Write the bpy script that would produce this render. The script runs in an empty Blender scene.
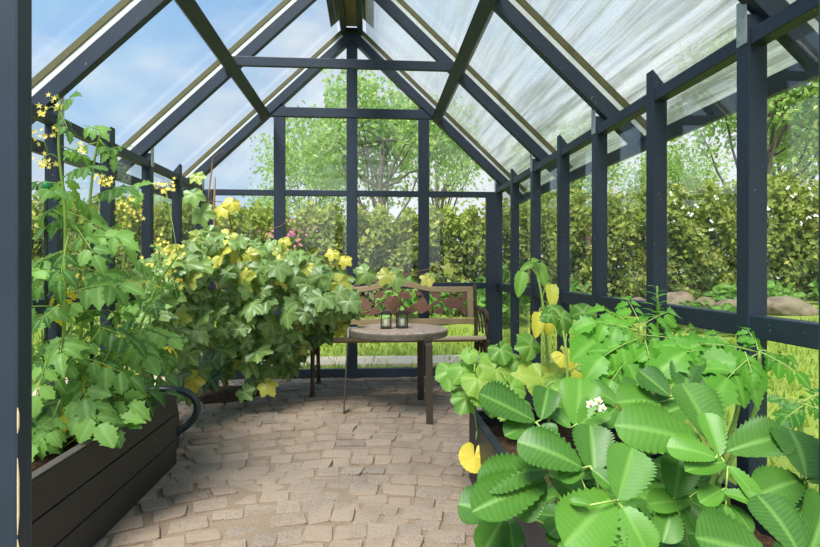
import bpy, math, random
import numpy as np
from mathutils import Vector, Matrix

random.seed(7)
rng = np.random.default_rng(11)
PI = math.pi
scene = bpy.context.scene
COL = scene.collection

# ------------------------------------------------------------------ camera numbers
H = 1.02
F = 547.0
HX, HY = 410.0, 267.0
YAW = math.atan(39.0 / F)
CS, SN = math.cos(YAW), math.sin(YAW)


def ray(px, py):
    cx = (px - HX) / F
    return np.array([cx * CS + SN, -cx * SN + CS, -(py - HY) / F])


def at(px, py, Y):
    """world point seen at a pixel of the photograph, at world distance Y along the greenhouse"""
    d = ray(px, py)
    return np.array([0, 0, H]) + d * (Y / d[1])


def on_plane(px, py, p, n):
    d = ray(px, py)
    o = np.array([0, 0, H])
    den = d @ n
    if abs(den) < .12:
        return at(px, py, p[1])
    t = ((p - o) @ n) / den
    return o + d * t


def nrm(v):
    v = np.asarray(v, float)
    return v / (np.linalg.norm(v) + 1e-12)


def S(c):
    """sRGB 0-255 to linear"""
    out = []
    for v in c:
        v /= 255.0
        out.append(v / 12.92 if v <= .04045 else ((v + .055) / 1.055) ** 2.4)
    return (*out, 1.0)


# ------------------------------------------------------------------ mesh builder
class MB:
    def __init__(self):
        self.V, self.Q, self.D, self.n = [], [], [], 0

    def add(self, v, faces, mat=0, d=None):
        v = np.asarray(v, float).reshape(-1, 3)
        if not isinstance(faces, list):
            faces = [faces]
        for f in faces:
            f = np.asarray(f, int)
            if f.ndim == 1:
                f = f[None]
            self.Q.append((f + self.n, mat))
        self.V.append(v)
        if d is None:
            d = np.zeros((len(v), 3))
        self.D.append(np.asarray(d, float))
        self.n += len(v)
        return self

    def box(self, c, s, mat=0, R=None):
        c = np.asarray(c, float)
        h = np.asarray(s, float) / 2
        v = np.array([[x, y, z] for x in (-1, 1) for y in (-1, 1) for z in (-1, 1)], float) * h
        if R is not None:
            v = v @ np.asarray(R).T
        q = [[0, 1, 3, 2], [4, 6, 7, 5], [0, 4, 5, 1], [2, 3, 7, 6], [0, 2, 6, 4], [1, 5, 7, 3]]
        return self.add(v + c, [np.array(q)], mat)

    def beam(self, p0, p1, w, h, side=(0, 1, 0), mat=0):
        """box from p0 to p1, w along `side`, h across"""
        p0, p1 = np.asarray(p0, float), np.asarray(p1, float)
        y = nrm(p1 - p0)
        x = nrm(np.asarray(side, float) - (np.asarray(side, float) @ y) * y)
        z = np.cross(x, y)
        R = np.stack([x, y, z], 1)
        return self.box((p0 + p1) / 2, (w, np.linalg.norm(p1 - p0), h), mat, R)

    def tube(self, pts, r, n=8, mat=0, cap=True, flat=None, d=None):
        pts = np.asarray(pts, float)
        m = len(pts)
        r = np.broadcast_to(np.asarray(r, float), (m,))
        t = np.gradient(pts, axis=0)
        t /= np.linalg.norm(t, axis=1)[:, None] + 1e-12
        up = np.array([0, 0, 1.0]) if abs(t[0][2]) < .9 else np.array([1.0, 0, 0])
        x = nrm(np.cross(up, t[0]))
        V = []
        for i in range(m):
            x = nrm(x - (x @ t[i]) * t[i])
            y = np.cross(t[i], x)
            a = np.arange(n) * 2 * PI / n
            V.append(pts[i] + r[i] * (np.cos(a)[:, None] * x + np.sin(a)[:, None] * y * (flat or 1)))
        V = np.concatenate(V)
        i = np.arange(m - 1)[:, None] * n
        j = np.arange(n)[None]
        k = (j + 1) % n
        q = np.stack([i + j, i + k, i + n + k, i + n + j], -1).reshape(-1, 4)
        fs = [q]
        if cap:
            fs += [np.arange(n)[::-1][None], (np.arange(n) + (m - 1) * n)[None]]
        dd = None if d is None else np.tile(np.asarray(d, float), (len(V), 1))
        return self.add(V, fs, mat, dd)

    def lathe(self, prof, c, n=48, mat=0, wob=None):
        prof = np.asarray(prof, float)
        a = np.arange(n) * 2 * PI / n
        V = []
        for i, (r, z) in enumerate(prof):
            rr = r * (1 + (wob(a) if wob is not None else 0))
            V.append(np.stack([rr * np.cos(a), rr * np.sin(a), np.full(n, z)], 1))
        V = np.concatenate(V) + np.asarray(c, float)
        m = len(prof)
        i = np.arange(m - 1)[:, None] * n
        j = np.arange(n)[None]
        k = (j + 1) % n
        q = np.stack([i + j, i + k, i + n + k, i + n + j], -1).reshape(-1, 4)
        return self.add(V, [q, np.arange(n)[::-1][None], (np.arange(n) + (m - 1) * n)[None]], mat)

    def prism(self, poly, o, ex, ey, ez, th, mat=0):
        """extruded outline: poly in (ex, ey), thickness th along ez"""
        poly = np.asarray(poly, float)
        n = len(poly)
        o, ex, ey, ez = (np.asarray(k, float) for k in (o, ex, ey, ez))
        P = o + poly[:, :1] * ex + poly[:, 1:] * ey
        V = np.concatenate([P - ez * th / 2, P + ez * th / 2])
        j = np.arange(n)
        k = (j + 1) % n
        return self.add(V, [np.stack([j, k, k + n, j + n], 1), j[::-1][None], (j + n)[None]], mat)

    def mesh(self, name, mats, smooth=False):
        V = np.concatenate(self.V)
        D = np.concatenate(self.D)
        starts, loops, mi, tot = [], [], [], 0
        for f, m in self.Q:
            k = f.shape[1]
            starts.append(tot + np.arange(len(f)) * k)
            loops.append(f.reshape(-1))
            mi.append(np.full(len(f), m))
            tot += f.size
        starts, loops, mi = np.concatenate(starts), np.concatenate(loops), np.concatenate(mi)
        me = bpy.data.meshes.new(name)
        me.vertices.add(len(V))
        me.vertices.foreach_set('co', V.astype(np.float32).ravel())
        me.loops.add(len(loops))
        me.loops.foreach_set('vertex_index', loops.astype(np.int32))
        me.polygons.add(len(starts))
        me.polygons.foreach_set('loop_start', starts.astype(np.int32))
        me.polygons.foreach_set('material_index', mi.astype(np.int32))
        me.polygons.foreach_set('use_smooth', np.full(len(starts), bool(smooth)))
        if D.any():
            a = me.attributes.new('leafdata', 'FLOAT_COLOR', 'POINT')
            a.data.foreach_set('color', np.concatenate([D, np.ones((len(D), 1))], 1).astype(np.float32).ravel())
        me.update(calc_edges=True)
        me.validate()
        for m in (mats if isinstance(mats, (list, tuple)) else [mats]):
            me.materials.append(m)
        return me

    def build(self, name, mats, parent=None, smooth=False, bevel=0.0, seg=2, origin=None):
        if origin is not None:
            o = np.asarray(origin, float)
            self.V = [v - o for v in self.V]
        me = self.mesh(name, mats, smooth)
        ob = bpy.data.objects.new(name, me)
        COL.objects.link(ob)
        if parent is not None:
            ob.parent = parent
        if origin is not None:
            ob.location = origin
        if bevel:
            b = ob.modifiers.new('bevel', 'BEVEL')
            b.width, b.segments, b.limit_method = bevel, seg, 'ANGLE'
        return ob


def tag(o, label=None, cat=None, group=None, kind=None):
    if label: o['label'] = label
    if cat: o['category'] = cat
    if group: o['group'] = group
    if kind: o['kind'] = kind
    return o


def thing(name, label=None, cat=None, loc=(0, 0, 0), group=None, kind=None):
    o = bpy.data.objects.new(name, None)
    COL.objects.link(o)
    o.location = loc
    o.empty_display_size = .1
    return tag(o, label, cat, group, kind)


def copy_tree(o, parent=None):
    c = o.copy()
    COL.objects.link(c)
    c.parent = parent
    for ch in list(o.children):
        copy_tree(ch, c)
    return c


# ------------------------------------------------------------------ materials
class NT:
    def __init__(self, name):
        self.m = bpy.data.materials.new(name)
        self.m.use_nodes = True
        self.t = self.m.node_tree
        self.t.nodes.clear()
        self.out = self.n('ShaderNodeOutputMaterial')

    def n(self, typ, **kw):
        nd = self.t.nodes.new(typ)
        for k, v in kw.items():
            setattr(nd, k, v)
        return nd

    def l(self, a, b):
        self.t.links.new(a, b)

    def set(self, nd, **kw):
        for k, v in kw.items():
            nd.inputs[k.replace('_', ' ')].default_value = v
        return nd

    def pos(self, scale=(1, 1, 1), obj=True):
        tc = self.n('ShaderNodeTexCoord')
        mp = self.n('ShaderNodeMapping')
        mp.inputs['Scale'].default_value = scale
        if obj:
            self.l(tc.outputs['Object'], mp.inputs['Vector'])
        else:
            g = self.n('ShaderNodeNewGeometry')
            self.l(g.outputs['Position'], mp.inputs['Vector'])
        return mp.outputs['Vector']

    def noise(self, vec, scale, detail=4, rough=.55):
        nd = self.n('ShaderNodeTexNoise')
        nd.inputs['Scale'].default_value = scale
        nd.inputs['Detail'].default_value = detail
        nd.inputs['Roughness'].default_value = rough
        self.l(vec, nd.inputs['Vector'])
        return nd.outputs['Fac']

    def ramp(self, fac, stops, mode='LINEAR'):
        r = self.n('ShaderNodeValToRGB')
        r.color_ramp.interpolation = mode
        e = r.color_ramp.elements
        while len(e) < len(stops):
            e.new(.5)
        for i, (p, c) in enumerate(stops):
            e[i].position = p
            e[i].color = c if len(c) == 4 else (*c, 1)
        self.l(fac, r.inputs['Fac'])
        return r.outputs['Color']

    def mix(self, fac, a, b, blend='MIX'):
        m = self.n('ShaderNodeMix', data_type='RGBA', blend_type=blend)
        for k, v in ((0, fac), (6, a), (7, b)):
            if isinstance(v, (int, float, tuple)):
                m.inputs[k].default_value = v
            else:
                self.l(v, m.inputs[k])
        return m.outputs[2]

    def math(self, op, a, b=0.0):
        m = self.n('ShaderNodeMath', operation=op)
        for k, v in ((0, a), (1, b)):
            if isinstance(v, (int, float)):
                m.inputs[k].default_value = v
            else:
                self.l(v, m.inputs[k])
        return m.outputs[0]

    def bump(self, h, strength=.3, dist=.01):
        b = self.n('ShaderNodeBump')
        b.inputs['Strength'].default_value = strength
        b.inputs['Distance'].default_value = dist
        self.l(h, b.inputs['Height'])
        return b.outputs['Normal']

    def bsdf(self, col, rough=.5, spec=.5, metal=0.0, normal=None, link=True):
        b = self.n('ShaderNodeBsdfPrincipled')
        if isinstance(col, tuple):
            b.inputs['Base Color'].default_value = col
        else:
            self.l(col, b.inputs['Base Color'])
        if isinstance(rough, (int, float)):
            b.inputs['Roughness'].default_value = rough
        else:
            self.l(rough, b.inputs['Roughness'])
        b.inputs['Specular IOR Level'].default_value = spec
        b.inputs['Metallic'].default_value = metal
        if normal is not None:
            self.l(normal, b.inputs['Normal'])
        if link:
            self.l(b.outputs[0], self.out.inputs['Surface'])
        return b


def painted(name, c1, c2, chip=.0, chipcol=S((190, 180, 165)), rough=.45, grain=(6, 6, 60)):
    t = NT(name)
    p = t.pos(obj=False)
    n1 = t.noise(p, 9, 5)
    col = t.mix(n1, c1, c2)
    p2 = t.pos((40, 40, 6), obj=False)
    n2 = t.noise(p2, 2.0, 5, .65)
    if chip:
        ch = t.noise(p, 55, 4, .7)
        f = t.ramp(ch, [(.70 - chip * .05, (0, 0, 0)), (.73, (1, 1, 1))])
        col = t.mix(f, col, chipcol)
    t.bsdf(col, rough, .4, normal=t.bump(n2, .25, .004))
    return t.m


M = {}
M['frame'] = painted('slate_blue_painted_wood', S((35, 45, 58)), S((50, 61, 76)), chip=.4)
M['frame_dark'] = painted('slate_blue_painted_wood_plain', S((32, 42, 54)), S((42, 54, 68)))
M['weathered'] = painted('weathered_dark_timber', S((36, 45, 52)), S((54, 63, 68)), chip=.3)


def simple(name, c, rough=.5, metal=0, spec=.5, var=.25, scale=30, bump=.15):
    t = NT(name)
    p = t.pos(obj=False)
    n = t.noise(p, scale, 5)
    dark = tuple(v * (1 - var) for v in c[:3]) + (1,)
    light = tuple(min(1, v * (1 + var)) for v in c[:3]) + (1,)
    t.bsdf(t.mix(n, dark, light), rough, spec, metal, t.bump(n, bump, .005))
    return t.m


M['batten'] = simple('algae_stained_batten', S((96, 92, 58)), .7)
M['alu'] = simple('white_aluminium_profile', S((225, 228, 226)), .45, 0)
M['steel'] = simple('galvanised_steel', S((176, 182, 182)), .5, .2)
M['ridge_wood'] = simple('pale_ridge_wood', S((176, 160, 118)), .7)
M['iron'] = simple('rusty_brown_cast_iron', S((82, 62, 50)), .6, .15, var=.4)
M['rustpanel'] = simple('rust_red_brown_iron_panel', S((124, 86, 70)), .65, .1, var=.3)
M['tableleg'] = simple('brown_flat_bar_steel', S((88, 78, 68)), .55, .3, var=.25)
M['blackmetal'] = simple('black_lantern_metal', S((62, 58, 52)), .45, .4)
M['wax'] = simple('ivory_candle_wax', S((226, 218, 196)), .5)
M['can'] = simple('dark_green_plastic', S((46, 60, 64)), .38, 0, var=.12)
M['stake'] = simple('dark_green_stake', S((36, 52, 46)), .5)
M['greenball'] = simple('bright_green_plastic', S((20, 140, 86)), .35, var=.1)
M['bark'] = simple('grey_brown_bark', S((104, 92, 78)), .85, var=.4)
M['twig'] = simple('brown_twig', S((112, 92, 66)), .85, var=.4)
M['cane'] = simple('vine_cane', S((140, 104, 72)), .8, var=.35)
M['stem'] = simple('green_stem', S((128, 158, 62)), .5, var=.2)
M['stem_pale'] = simple('pale_green_stem', S((156, 184, 92)), .5, var=.2)
M['petal'] = simple('yellow_petal', S((248, 228, 104)), .6, var=.1)
M['petal_white'] = simple('white_petal', S((245, 242, 230)), .6, var=.05)
M['petal_pink'] = simple('pink_petal', S((196, 110, 140)), .6, var=.15)


def mat_planter():
    t = NT('black_stained_boards')
    p = t.pos((3, 3, 60), obj=False)
    n = t.noise(p, 3, 6, .65)
    p2 = t.pos(obj=False)
    n2 = t.noise(p2, 48, 4, .7)
    col = t.mix(n, S((36, 36, 34)), S((62, 60, 56)))
    f = t.ramp(n2, [(.69, (0, 0, 0)), (.75, (1, 1, 1))])
    col = t.mix(t.math('MULTIPLY', f, .35), col, S((185, 178, 165)))
    t.bsdf(col, .55, .35, normal=t.bump(n, .4, .004))
    return t.m


M['planter'] = mat_planter()
M['planter_rim'] = simple('worn_planter_rim', S((84, 78, 72)), .6, var=.3)
M['planter_blue'] = simple('blue_black_planter_board', S((28, 34, 44)), .5, var=.25)
M['brownwood'] = simple('brown_wood', S((120, 88, 58)), .7, var=.3)


def mat_wood(name, a, b, c):
    t = NT(name)
    p = t.pos((5, 60, 60), obj=False)
    n = t.noise(p, 2, 6, .65)
    p2 = t.pos(obj=False)
    n2 = t.noise(p2, 7, 3)
    col = t.mix(n, a, b)
    col = t.mix(t.math('MULTIPLY', n2, .6), col, c)
    t.bsdf(col, .65, .3, normal=t.bump(n, .4, .004))
    return t.m


M['benchwood'] = mat_wood('weathered_oak_rail', S((158, 128, 92)), S((190, 164, 126)), S((150, 138, 118)))
M['seatwood'] = mat_wood('pale_weathered_slat', S((176, 154, 124)), S((206, 186, 156)), S((170, 150, 124)))


def mat_tabletop():
    t = NT('speckled_stone_top')
    p = t.pos(obj=False)
    n = t.noise(p, 60, 5, .7)
    n2 = t.noise(p, 14, 4)
    col = t.ramp(n, [(.32, S((112, 94, 82))), (.5, S((176, 154, 136))), (.68, S((214, 200, 184)))])
    col = t.mix(t.math('MULTIPLY', n2, .5), col, S((150, 122, 104)))
    t.bsdf(col, .6, .3, normal=t.bump(n, .3, .004))
    return t.m


M['tabletop'] = mat_tabletop()
M['tablerim'] = simple('grey_brown_table_edge', S((104, 97, 84)), .75, var=.55, scale=26, bump=.5)


def mat_soil():
    t = NT('dark_brown_soil')
    p = t.pos(obj=False)
    n = t.noise(p, 45, 6, .7)
    col = t.ramp(n, [(.3, S((48, 36, 28))), (.6, S((96, 72, 56))), (.8, S((130, 104, 84)))])
    t.bsdf(col, .95, .1, normal=t.bump(n, .9, .02))
    return t.m


M['soil'] = mat_soil()


def mat_glass(name, haze=.03, hazecol=(.8, .85, .8, 1), smear=.08):
    t = NT(name)
    tr = t.n('ShaderNodeBsdfTransparent')
    tr.inputs[0].default_value = (.975, .985, .98, 1)
    gl = t.n('ShaderNodeBsdfGlossy')
    gl.inputs['Roughness'].default_value = 0.0
    lw = t.n('ShaderNodeLayerWeight')
    fac = t.math('ADD', .045, t.math('MULTIPLY', t.math('POWER', lw.outputs['Facing'], 4.0), .7))
    m1 = t.n('ShaderNodeMixShader')
    t.l(fac, m1.inputs[0]); t.l(tr.outputs[0], m1.inputs[1]); t.l(gl.outputs[0], m1.inputs[2])
    tl = t.n('ShaderNodeBsdfTranslucent'); tl.inputs[0].default_value = hazecol
    df = t.n('ShaderNodeBsdfDiffuse'); df.inputs[0].default_value = hazecol
    ms = t.n('ShaderNodeMixShader'); ms.inputs[0].default_value = .5
    t.l(tl.outputs[0], ms.inputs[1]); t.l(df.outputs[0], ms.inputs[2])
    p = t.pos((1, 1, .5), obj=False)
    n = t.noise(p, 5, 6, .7)
    hz = t.ramp(n, [(.4, (haze, haze, haze)), (.75, (haze + smear,) * 3)])
    m2 = t.n('ShaderNodeMixShader')
    t.l(hz, m2.inputs[0]); t.l(m1.outputs[0], m2.inputs[1]); t.l(ms.outputs[0], m2.inputs[2])
    t.l(m2.outputs[0], t.out.inputs[0])
    return t.m


M['glass'] = mat_glass('clear_dusty_pane', .004, smear=.022)
M['glass_gable'] = mat_glass('dusty_gable_pane', .03, smear=.10)


def mat_poly(name, base, dirt, col, streak, ribs):
    """twin-wall sheet: clear plastic with fine walls running along the house, and washed-down dirt"""
    t = NT(name)
    g = t.n('ShaderNodeNewGeometry')
    sp = t.n('ShaderNodeSeparateXYZ')
    t.l(g.outputs['Position'], sp.inputs[0])
    w = t.math('SINE', t.math('MULTIPLY', sp.outputs['Z'], 2 * PI / .0125))
    rib = t.math('SMOOTH_MAX' if False else 'MAXIMUM', t.math('ADD', t.math('MULTIPLY', w, 1.2), -.2), 0.0)
    p = t.pos((3, .7, 3), obj=False)
    n = t.noise(p, 2.4, 6, .7)
    p2 = t.pos((14, .5, 14), obj=False)
    n2 = t.noise(p2, 2.0, 4, .7)
    d = t.ramp(n, [(.38, (0, 0, 0)), (.72, (1, 1, 1))])
    d2 = t.ramp(n2, [(.40, (0, 0, 0)), (.6, (1, 1, 1))])
    low = t.n('ShaderNodeMapRange')
    low.inputs['From Min'].default_value, low.inputs['From Max'].default_value = 1.6, 2.9
    low.inputs['To Min'].default_value, low.inputs['To Max'].default_value = 1.0, .12
    t.l(sp.outputs['Z'], low.inputs['Value'])
    d = t.math('MULTIPLY', d, low.outputs[0])
    d2 = t.math('MULTIPLY', d2, low.outputs[0])
    fac = t.math('ADD', base, t.math('MULTIPLY', d, dirt))
    fac = t.math('ADD', fac, t.math('MULTIPLY', d2, streak))
    fac = t.math('ADD', fac, t.math('MULTIPLY', rib, ribs))
    fac = t.math('MINIMUM', fac, .92)
    tr = t.n('ShaderNodeBsdfTransparent'); tr.inputs[0].default_value = (.96, .975, .98, 1)
    tl = t.n('ShaderNodeBsdfTranslucent')
    df = t.n('ShaderNodeBsdfDiffuse')
    cdirt = t.mix(t.math('MINIMUM', t.math('MULTIPLY', d2, streak * 3.2), 1.0), col, (.36, .38, .30, 1))
    t.l(cdirt, tl.inputs[0]); t.l(cdirt, df.inputs[0])
    ms = t.n('ShaderNodeMixShader'); ms.inputs[0].default_value = .3
    t.l(tl.outputs[0], ms.inputs[1]); t.l(df.outputs[0], ms.inputs[2])
    m = t.n('ShaderNodeMixShader')
    t.l(fac, m.inputs[0]); t.l(tr.outputs[0], m.inputs[1]); t.l(ms.outputs[0], m.inputs[2])
    gl = t.n('ShaderNodeBsdfGlossy'); gl.inputs['Roughness'].default_value = .12
    lw = t.n('ShaderNodeLayerWeight')
    fr = t.math('ADD', .03, t.math('MULTIPLY', t.math('POWER', lw.outputs['Facing'], 5.0), .5))
    m2 = t.n('ShaderNodeMixShader')
    t.l(fr, m2.inputs[0]); t.l(m.outputs[0], m2.inputs[1]); t.l(gl.outputs[0], m2.inputs[2])
    t.l(m2.outputs[0], t.out.inputs[0])
    return t.m


M['poly_clear'] = mat_poly('clean_twin_wall_sheet', .0, .02, (.86, .9, .92, 1), .01, .01)
M['poly_dirty'] = mat_poly('dirty_twin_wall_sheet', .16, .44, (.88, .88, .82, 1), .38, .17)


def mat_leaf(name, dark, light, vein, yellow, trans=.35, rough=.45, spec=.35, back=None):
    t = NT(name)
    a = t.n('ShaderNodeAttribute', attribute_name='leafdata')
    sp = t.n('ShaderNodeSeparateColor')
    t.l(a.outputs['Color'], sp.inputs[0])
    p = t.pos(obj=True)
    n = t.noise(p, 60, 3)
    col = t.mix(sp.outputs[2], dark, light)
    col = t.mix(t.math('MULTIPLY', n, .35), col, light)
    col = t.mix(t.math('MULTIPLY', sp.outputs[0], .55), col, vein)
    n2 = t.noise(p, 18, 3)
    ag = t.math('MULTIPLY', sp.outputs[1], t.math('ADD', .55, t.math('MULTIPLY', n2, .9)))
    ag = t.math('MINIMUM', ag, 1.0)
    col = t.mix(ag, col, yellow)
    b = t.bsdf(col, rough, spec, normal=t.bump(n, .15, .003), link=False)
    tl = t.n('ShaderNodeBsdfTranslucent')
    tc = t.mix(.5, col, t.mix(1.0, col, (1.0, 1.0, .35, 1), 'MULTIPLY'))
    hs = t.n('ShaderNodeHueSaturation')
    hs.inputs['Value'].default_value = 1.6
    t.l(tc, hs.inputs['Color'])
    t.l(hs.outputs[0], tl.inputs[0])
    m = t.n('ShaderNodeMixShader'); m.inputs[0].default_value = trans
    t.l(b.outputs[0], m.inputs[1]); t.l(tl.outputs[0], m.inputs[2])
    t.l(m.outputs[0], t.out.inputs[0])
    return t.m


YEL = S((238, 216, 74))
M['straw'] = mat_leaf('strawberry_leaf', S((28, 74, 26)), S((92, 146, 46)), S((128, 172, 82)), YEL, .2, .44, .4)
M['tomato'] = mat_leaf('tomato_leaf', S((32, 82, 32)), S((134, 178, 84)), S((150, 190, 112)), YEL, .35, .5)
M['potato'] = mat_leaf('bright_compound_leaf', S((40, 108, 32)), S((114, 178, 56)), S((146, 198, 92)), YEL, .35, .45)
M['vine'] = mat_leaf('grapevine_leaf', S((26, 66, 30)), S((132, 166, 84)), S((170, 190, 124)), S((214, 204, 82)), .2, .4, .6)
M['squash'] = mat_leaf('cucumber_leaf', S((50, 112, 40)), S((140, 186, 80)), S((176, 208, 116)), S((236, 216, 84)), .32, .45)
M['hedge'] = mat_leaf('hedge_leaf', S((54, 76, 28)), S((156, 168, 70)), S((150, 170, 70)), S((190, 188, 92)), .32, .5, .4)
M['lush'] = mat_leaf('lush_border_leaf', S((50, 92, 32)), S((116, 160, 60)), S((140, 176, 84)), YEL, .35, .5)
M['tree'] = mat_leaf('pale_tree_leaf', S((110, 146, 68)), S((176, 200, 120)), S((160, 190, 100)), S((220, 220, 150)), .45, .55, .3)
M['grass'] = mat_leaf('grass_blade', S((104, 132, 44)), S((168, 184, 76)), S((170, 190, 80)), S((206, 198, 110)), .4, .6, .2)


def mat_ground():
    t = NT('lawn_soil_and_thatch')
    p = t.pos(obj=False)
    n = t.noise(p, 3, 5)
    n2 = t.noise(p, 40, 4, .7)
    col = t.mix(n, S((120, 142, 56)), S((164, 180, 80)))
    col = t.mix(t.math('MULTIPLY', n2, .5), col, S((100, 116, 48)))
    t.bsdf(col, .95, .1, normal=t.bump(n2, .6, .02))
    return t.m


M['ground'] = mat_ground()


def mat_sand(name, c1, c2, c3):
    t = NT(name)
    p = t.pos(obj=False)
    n = t.noise(p, 5, 5)
    n2 = t.noise(p, 120, 4, .75)
    n3 = t.noise(p, 38, 4, .7)
    col = t.mix(n, c1, c2)
    col = t.mix(t.ramp(n2, [(.35, (0, 0, 0)), (.7, (.6, .6, .6))]), col, c3)
    f = t.ramp(n3, [(.66, (0, 0, 0)), (.72, (.55, .55, .55))])
    col = t.mix(f, col, S((120, 92, 72)))
    t.bsdf(col, .95, .1, normal=t.bump(n2, .6, .008))
    return t.m


M['sand'] = mat_sand('joint_sand', S((140, 121, 102)), S((168, 149, 128)), S((106, 89, 73)))
M['gravel'] = mat_sand('pale_gravel', S((214, 192, 164)), S((230, 212, 188)), S((176, 154, 128)))


def mat_sett():
    t = NT('worn_granite_sett')
    g = t.n('ShaderNodeNewGeometry')
    p = t.pos(obj=False)
    base = t.ramp(g.outputs['Random Per Island'], [(0, S((144, 128, 112))), (.35, S((164, 148, 130))), (.6, S((154, 142, 128))), (.8, S((178, 162, 144))), (1, S((136, 129, 121)))])
    n = t.noise(p, 26, 5, .65)
    n2 = t.noise(p, 150, 3, .7)
    n3 = t.noise(p, 3.2, 5, .6)
    col = t.mix(t.math('MULTIPLY', n, .45), base, S((186, 170, 152)))
    col = t.mix(t.ramp(n2, [(.36, (.75, .75, .75)), (.60, (0, 0, 0))]), col, S((104, 86, 70)))
    col = t.mix(t.ramp(n3, [(.42, (0, 0, 0)), (.62, (.8, .8, .8))]), col, S((168, 148, 128)))
    t.bsdf(col, .9, .15, normal=t.bump(t.math('ADD', n, t.math('MULTIPLY', n2, .5)), .8, .012))
    return t.m


M['sett'] = mat_sett()


def mat_rock():
    t = NT('lichen_boulder')
    p = t.pos()
    n = t.noise(p, 5, 6, .65)
    n2 = t.noise(p, 30, 5, .7)
    col = t.ramp(n, [(.3, S((92, 80, 66))), (.55, S((140, 124, 104))), (.75, S((116, 118, 82)))])
    t.bsdf(col, .9, .2, normal=t.bump(n2, .6, .03))
    return t.m


M['rock'] = mat_rock()

# ------------------------------------------------------------------ greenhouse numbers
XL, XR = -1.52, 1.17
RX = (XL + XR) / 2                       # ridge
YE = 5.055                               # far gable, inner plane
BAY = .578
POSTY = [YE, 4.477, 3.899, 3.32, 2.775, 2.198, 1.62, 1.04]
TALL = [POSTY[0] + .03, POSTY[2], POSTY[4], POSTY[6]]
Y0 = .82
RZ, SLOPE = 3.16, .945                   # rafter centre line z at the ridge, fall per metre


def rz(x):
    return RZ - SLOPE * abs(x - RX)


ND = {1: nrm((SLOPE, 0, 1)), -1: nrm((-SLOPE, 0, 1))}      # outward roof normals

# ---- floor: worn setts in curved rows with sandy joints
floor = thing('floor', kind='structure')
b = MB()
nx, ny = 40, 60
gx, gy = np.meshgrid(np.linspace(XL - .05, XR + .05, nx), np.linspace(-.6, YE + .12, ny), indexing='ij')
gz = .0035 * np.sin(gx * 5 + np.cos(gy * 3)) * np.cos(gy * 4) + .0025 * np.sin(gx * 13 + gy * 9) - .0035
V = np.stack([gx, gy, gz], -1).reshape(-1, 3)
i, j = np.meshgrid(np.arange(nx - 1), np.arange(ny - 1), indexing='ij')
q = np.stack([i * ny + j, (i + 1) * ny + j, (i + 1) * ny + j + 1, i * ny + j + 1], -1).reshape(-1, 4)
b.add(V, q)
b.build('sand_bed', M['sand'], floor, smooth=True)
b = MB()
rows = 52
for r in range(-6, rows):
    y0 = -.5 + r * .115 + random.uniform(-.01, .01)
    x = XL + random.uniform(-.12, 0)
    while x < XR + .02:
        w = random.uniform(.085, .165)
        cx = x + w / 2
        arc = .30 * math.cos((cx - RX) * 1.5) + .05 * math.sin(cx * 4 + r * .7)
        slope = -.30 * 1.5 * math.sin((cx - RX) * 1.5)
        cy = y0 + arc
        x += w + random.uniform(.004, .010)
        if cx < XL + .02 or cx > XR - .02 or cy < -.55 or cy > YE + .02:
            continue
        h = .115 * random.uniform(.9, 1.0) - .007
        a = math.atan(slope) + random.uniform(-.13, .13)
        ca, sa = math.cos(a), math.sin(a)
        base = np.array([[-w / 2, -h / 2], [w / 2, -h / 2], [w / 2, h / 2], [-w / 2, h / 2]]) + rng.uniform(-.010, .010, (4, 2))
        # corner-cut octagon
        oct_ = []
        for k in range(4):
            p, pp, pn = base[k], base[k - 1], base[(k + 1) % 4]
            oct_ += [p + (pp - p) * .07, p + (pn - p) * .07]
        oct_ = np.array(oct_)
        oct_ = oct_ @ np.array([[ca, sa], [-sa, ca]])
        top = random.uniform(-.003, .009) + (0.003 if abs(cx - RX) > .6 else 0)
        tilt = rng.uniform(-.05, .05, 2)
        ring = []
        for sc, z in ((1.0, -.02), (1.0, top - .003), (.96, top), (.6, top + .0012)):
            pz = z + (oct_ @ tilt) * sc
            ring.append(np.stack([oct_[:, 0] * sc + cx, oct_[:, 1] * sc + cy, pz], 1))
        Vv = np.concatenate(ring)
        fs = []
        for k in range(3):
            jj = np.arange(8)
            fs.append(np.stack([k * 8 + jj, k * 8 + (jj + 1) % 8, (k + 1) * 8 + (jj + 1) % 8, (k + 1) * 8 + jj], 1))
        fs = [np.concatenate(fs), (np.arange(8) + 24)[None]]
        b.add(Vv, fs)
b.build('paving', M['sett'], floor)

# ---- side walls
PW, PD = .058, .062


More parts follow.
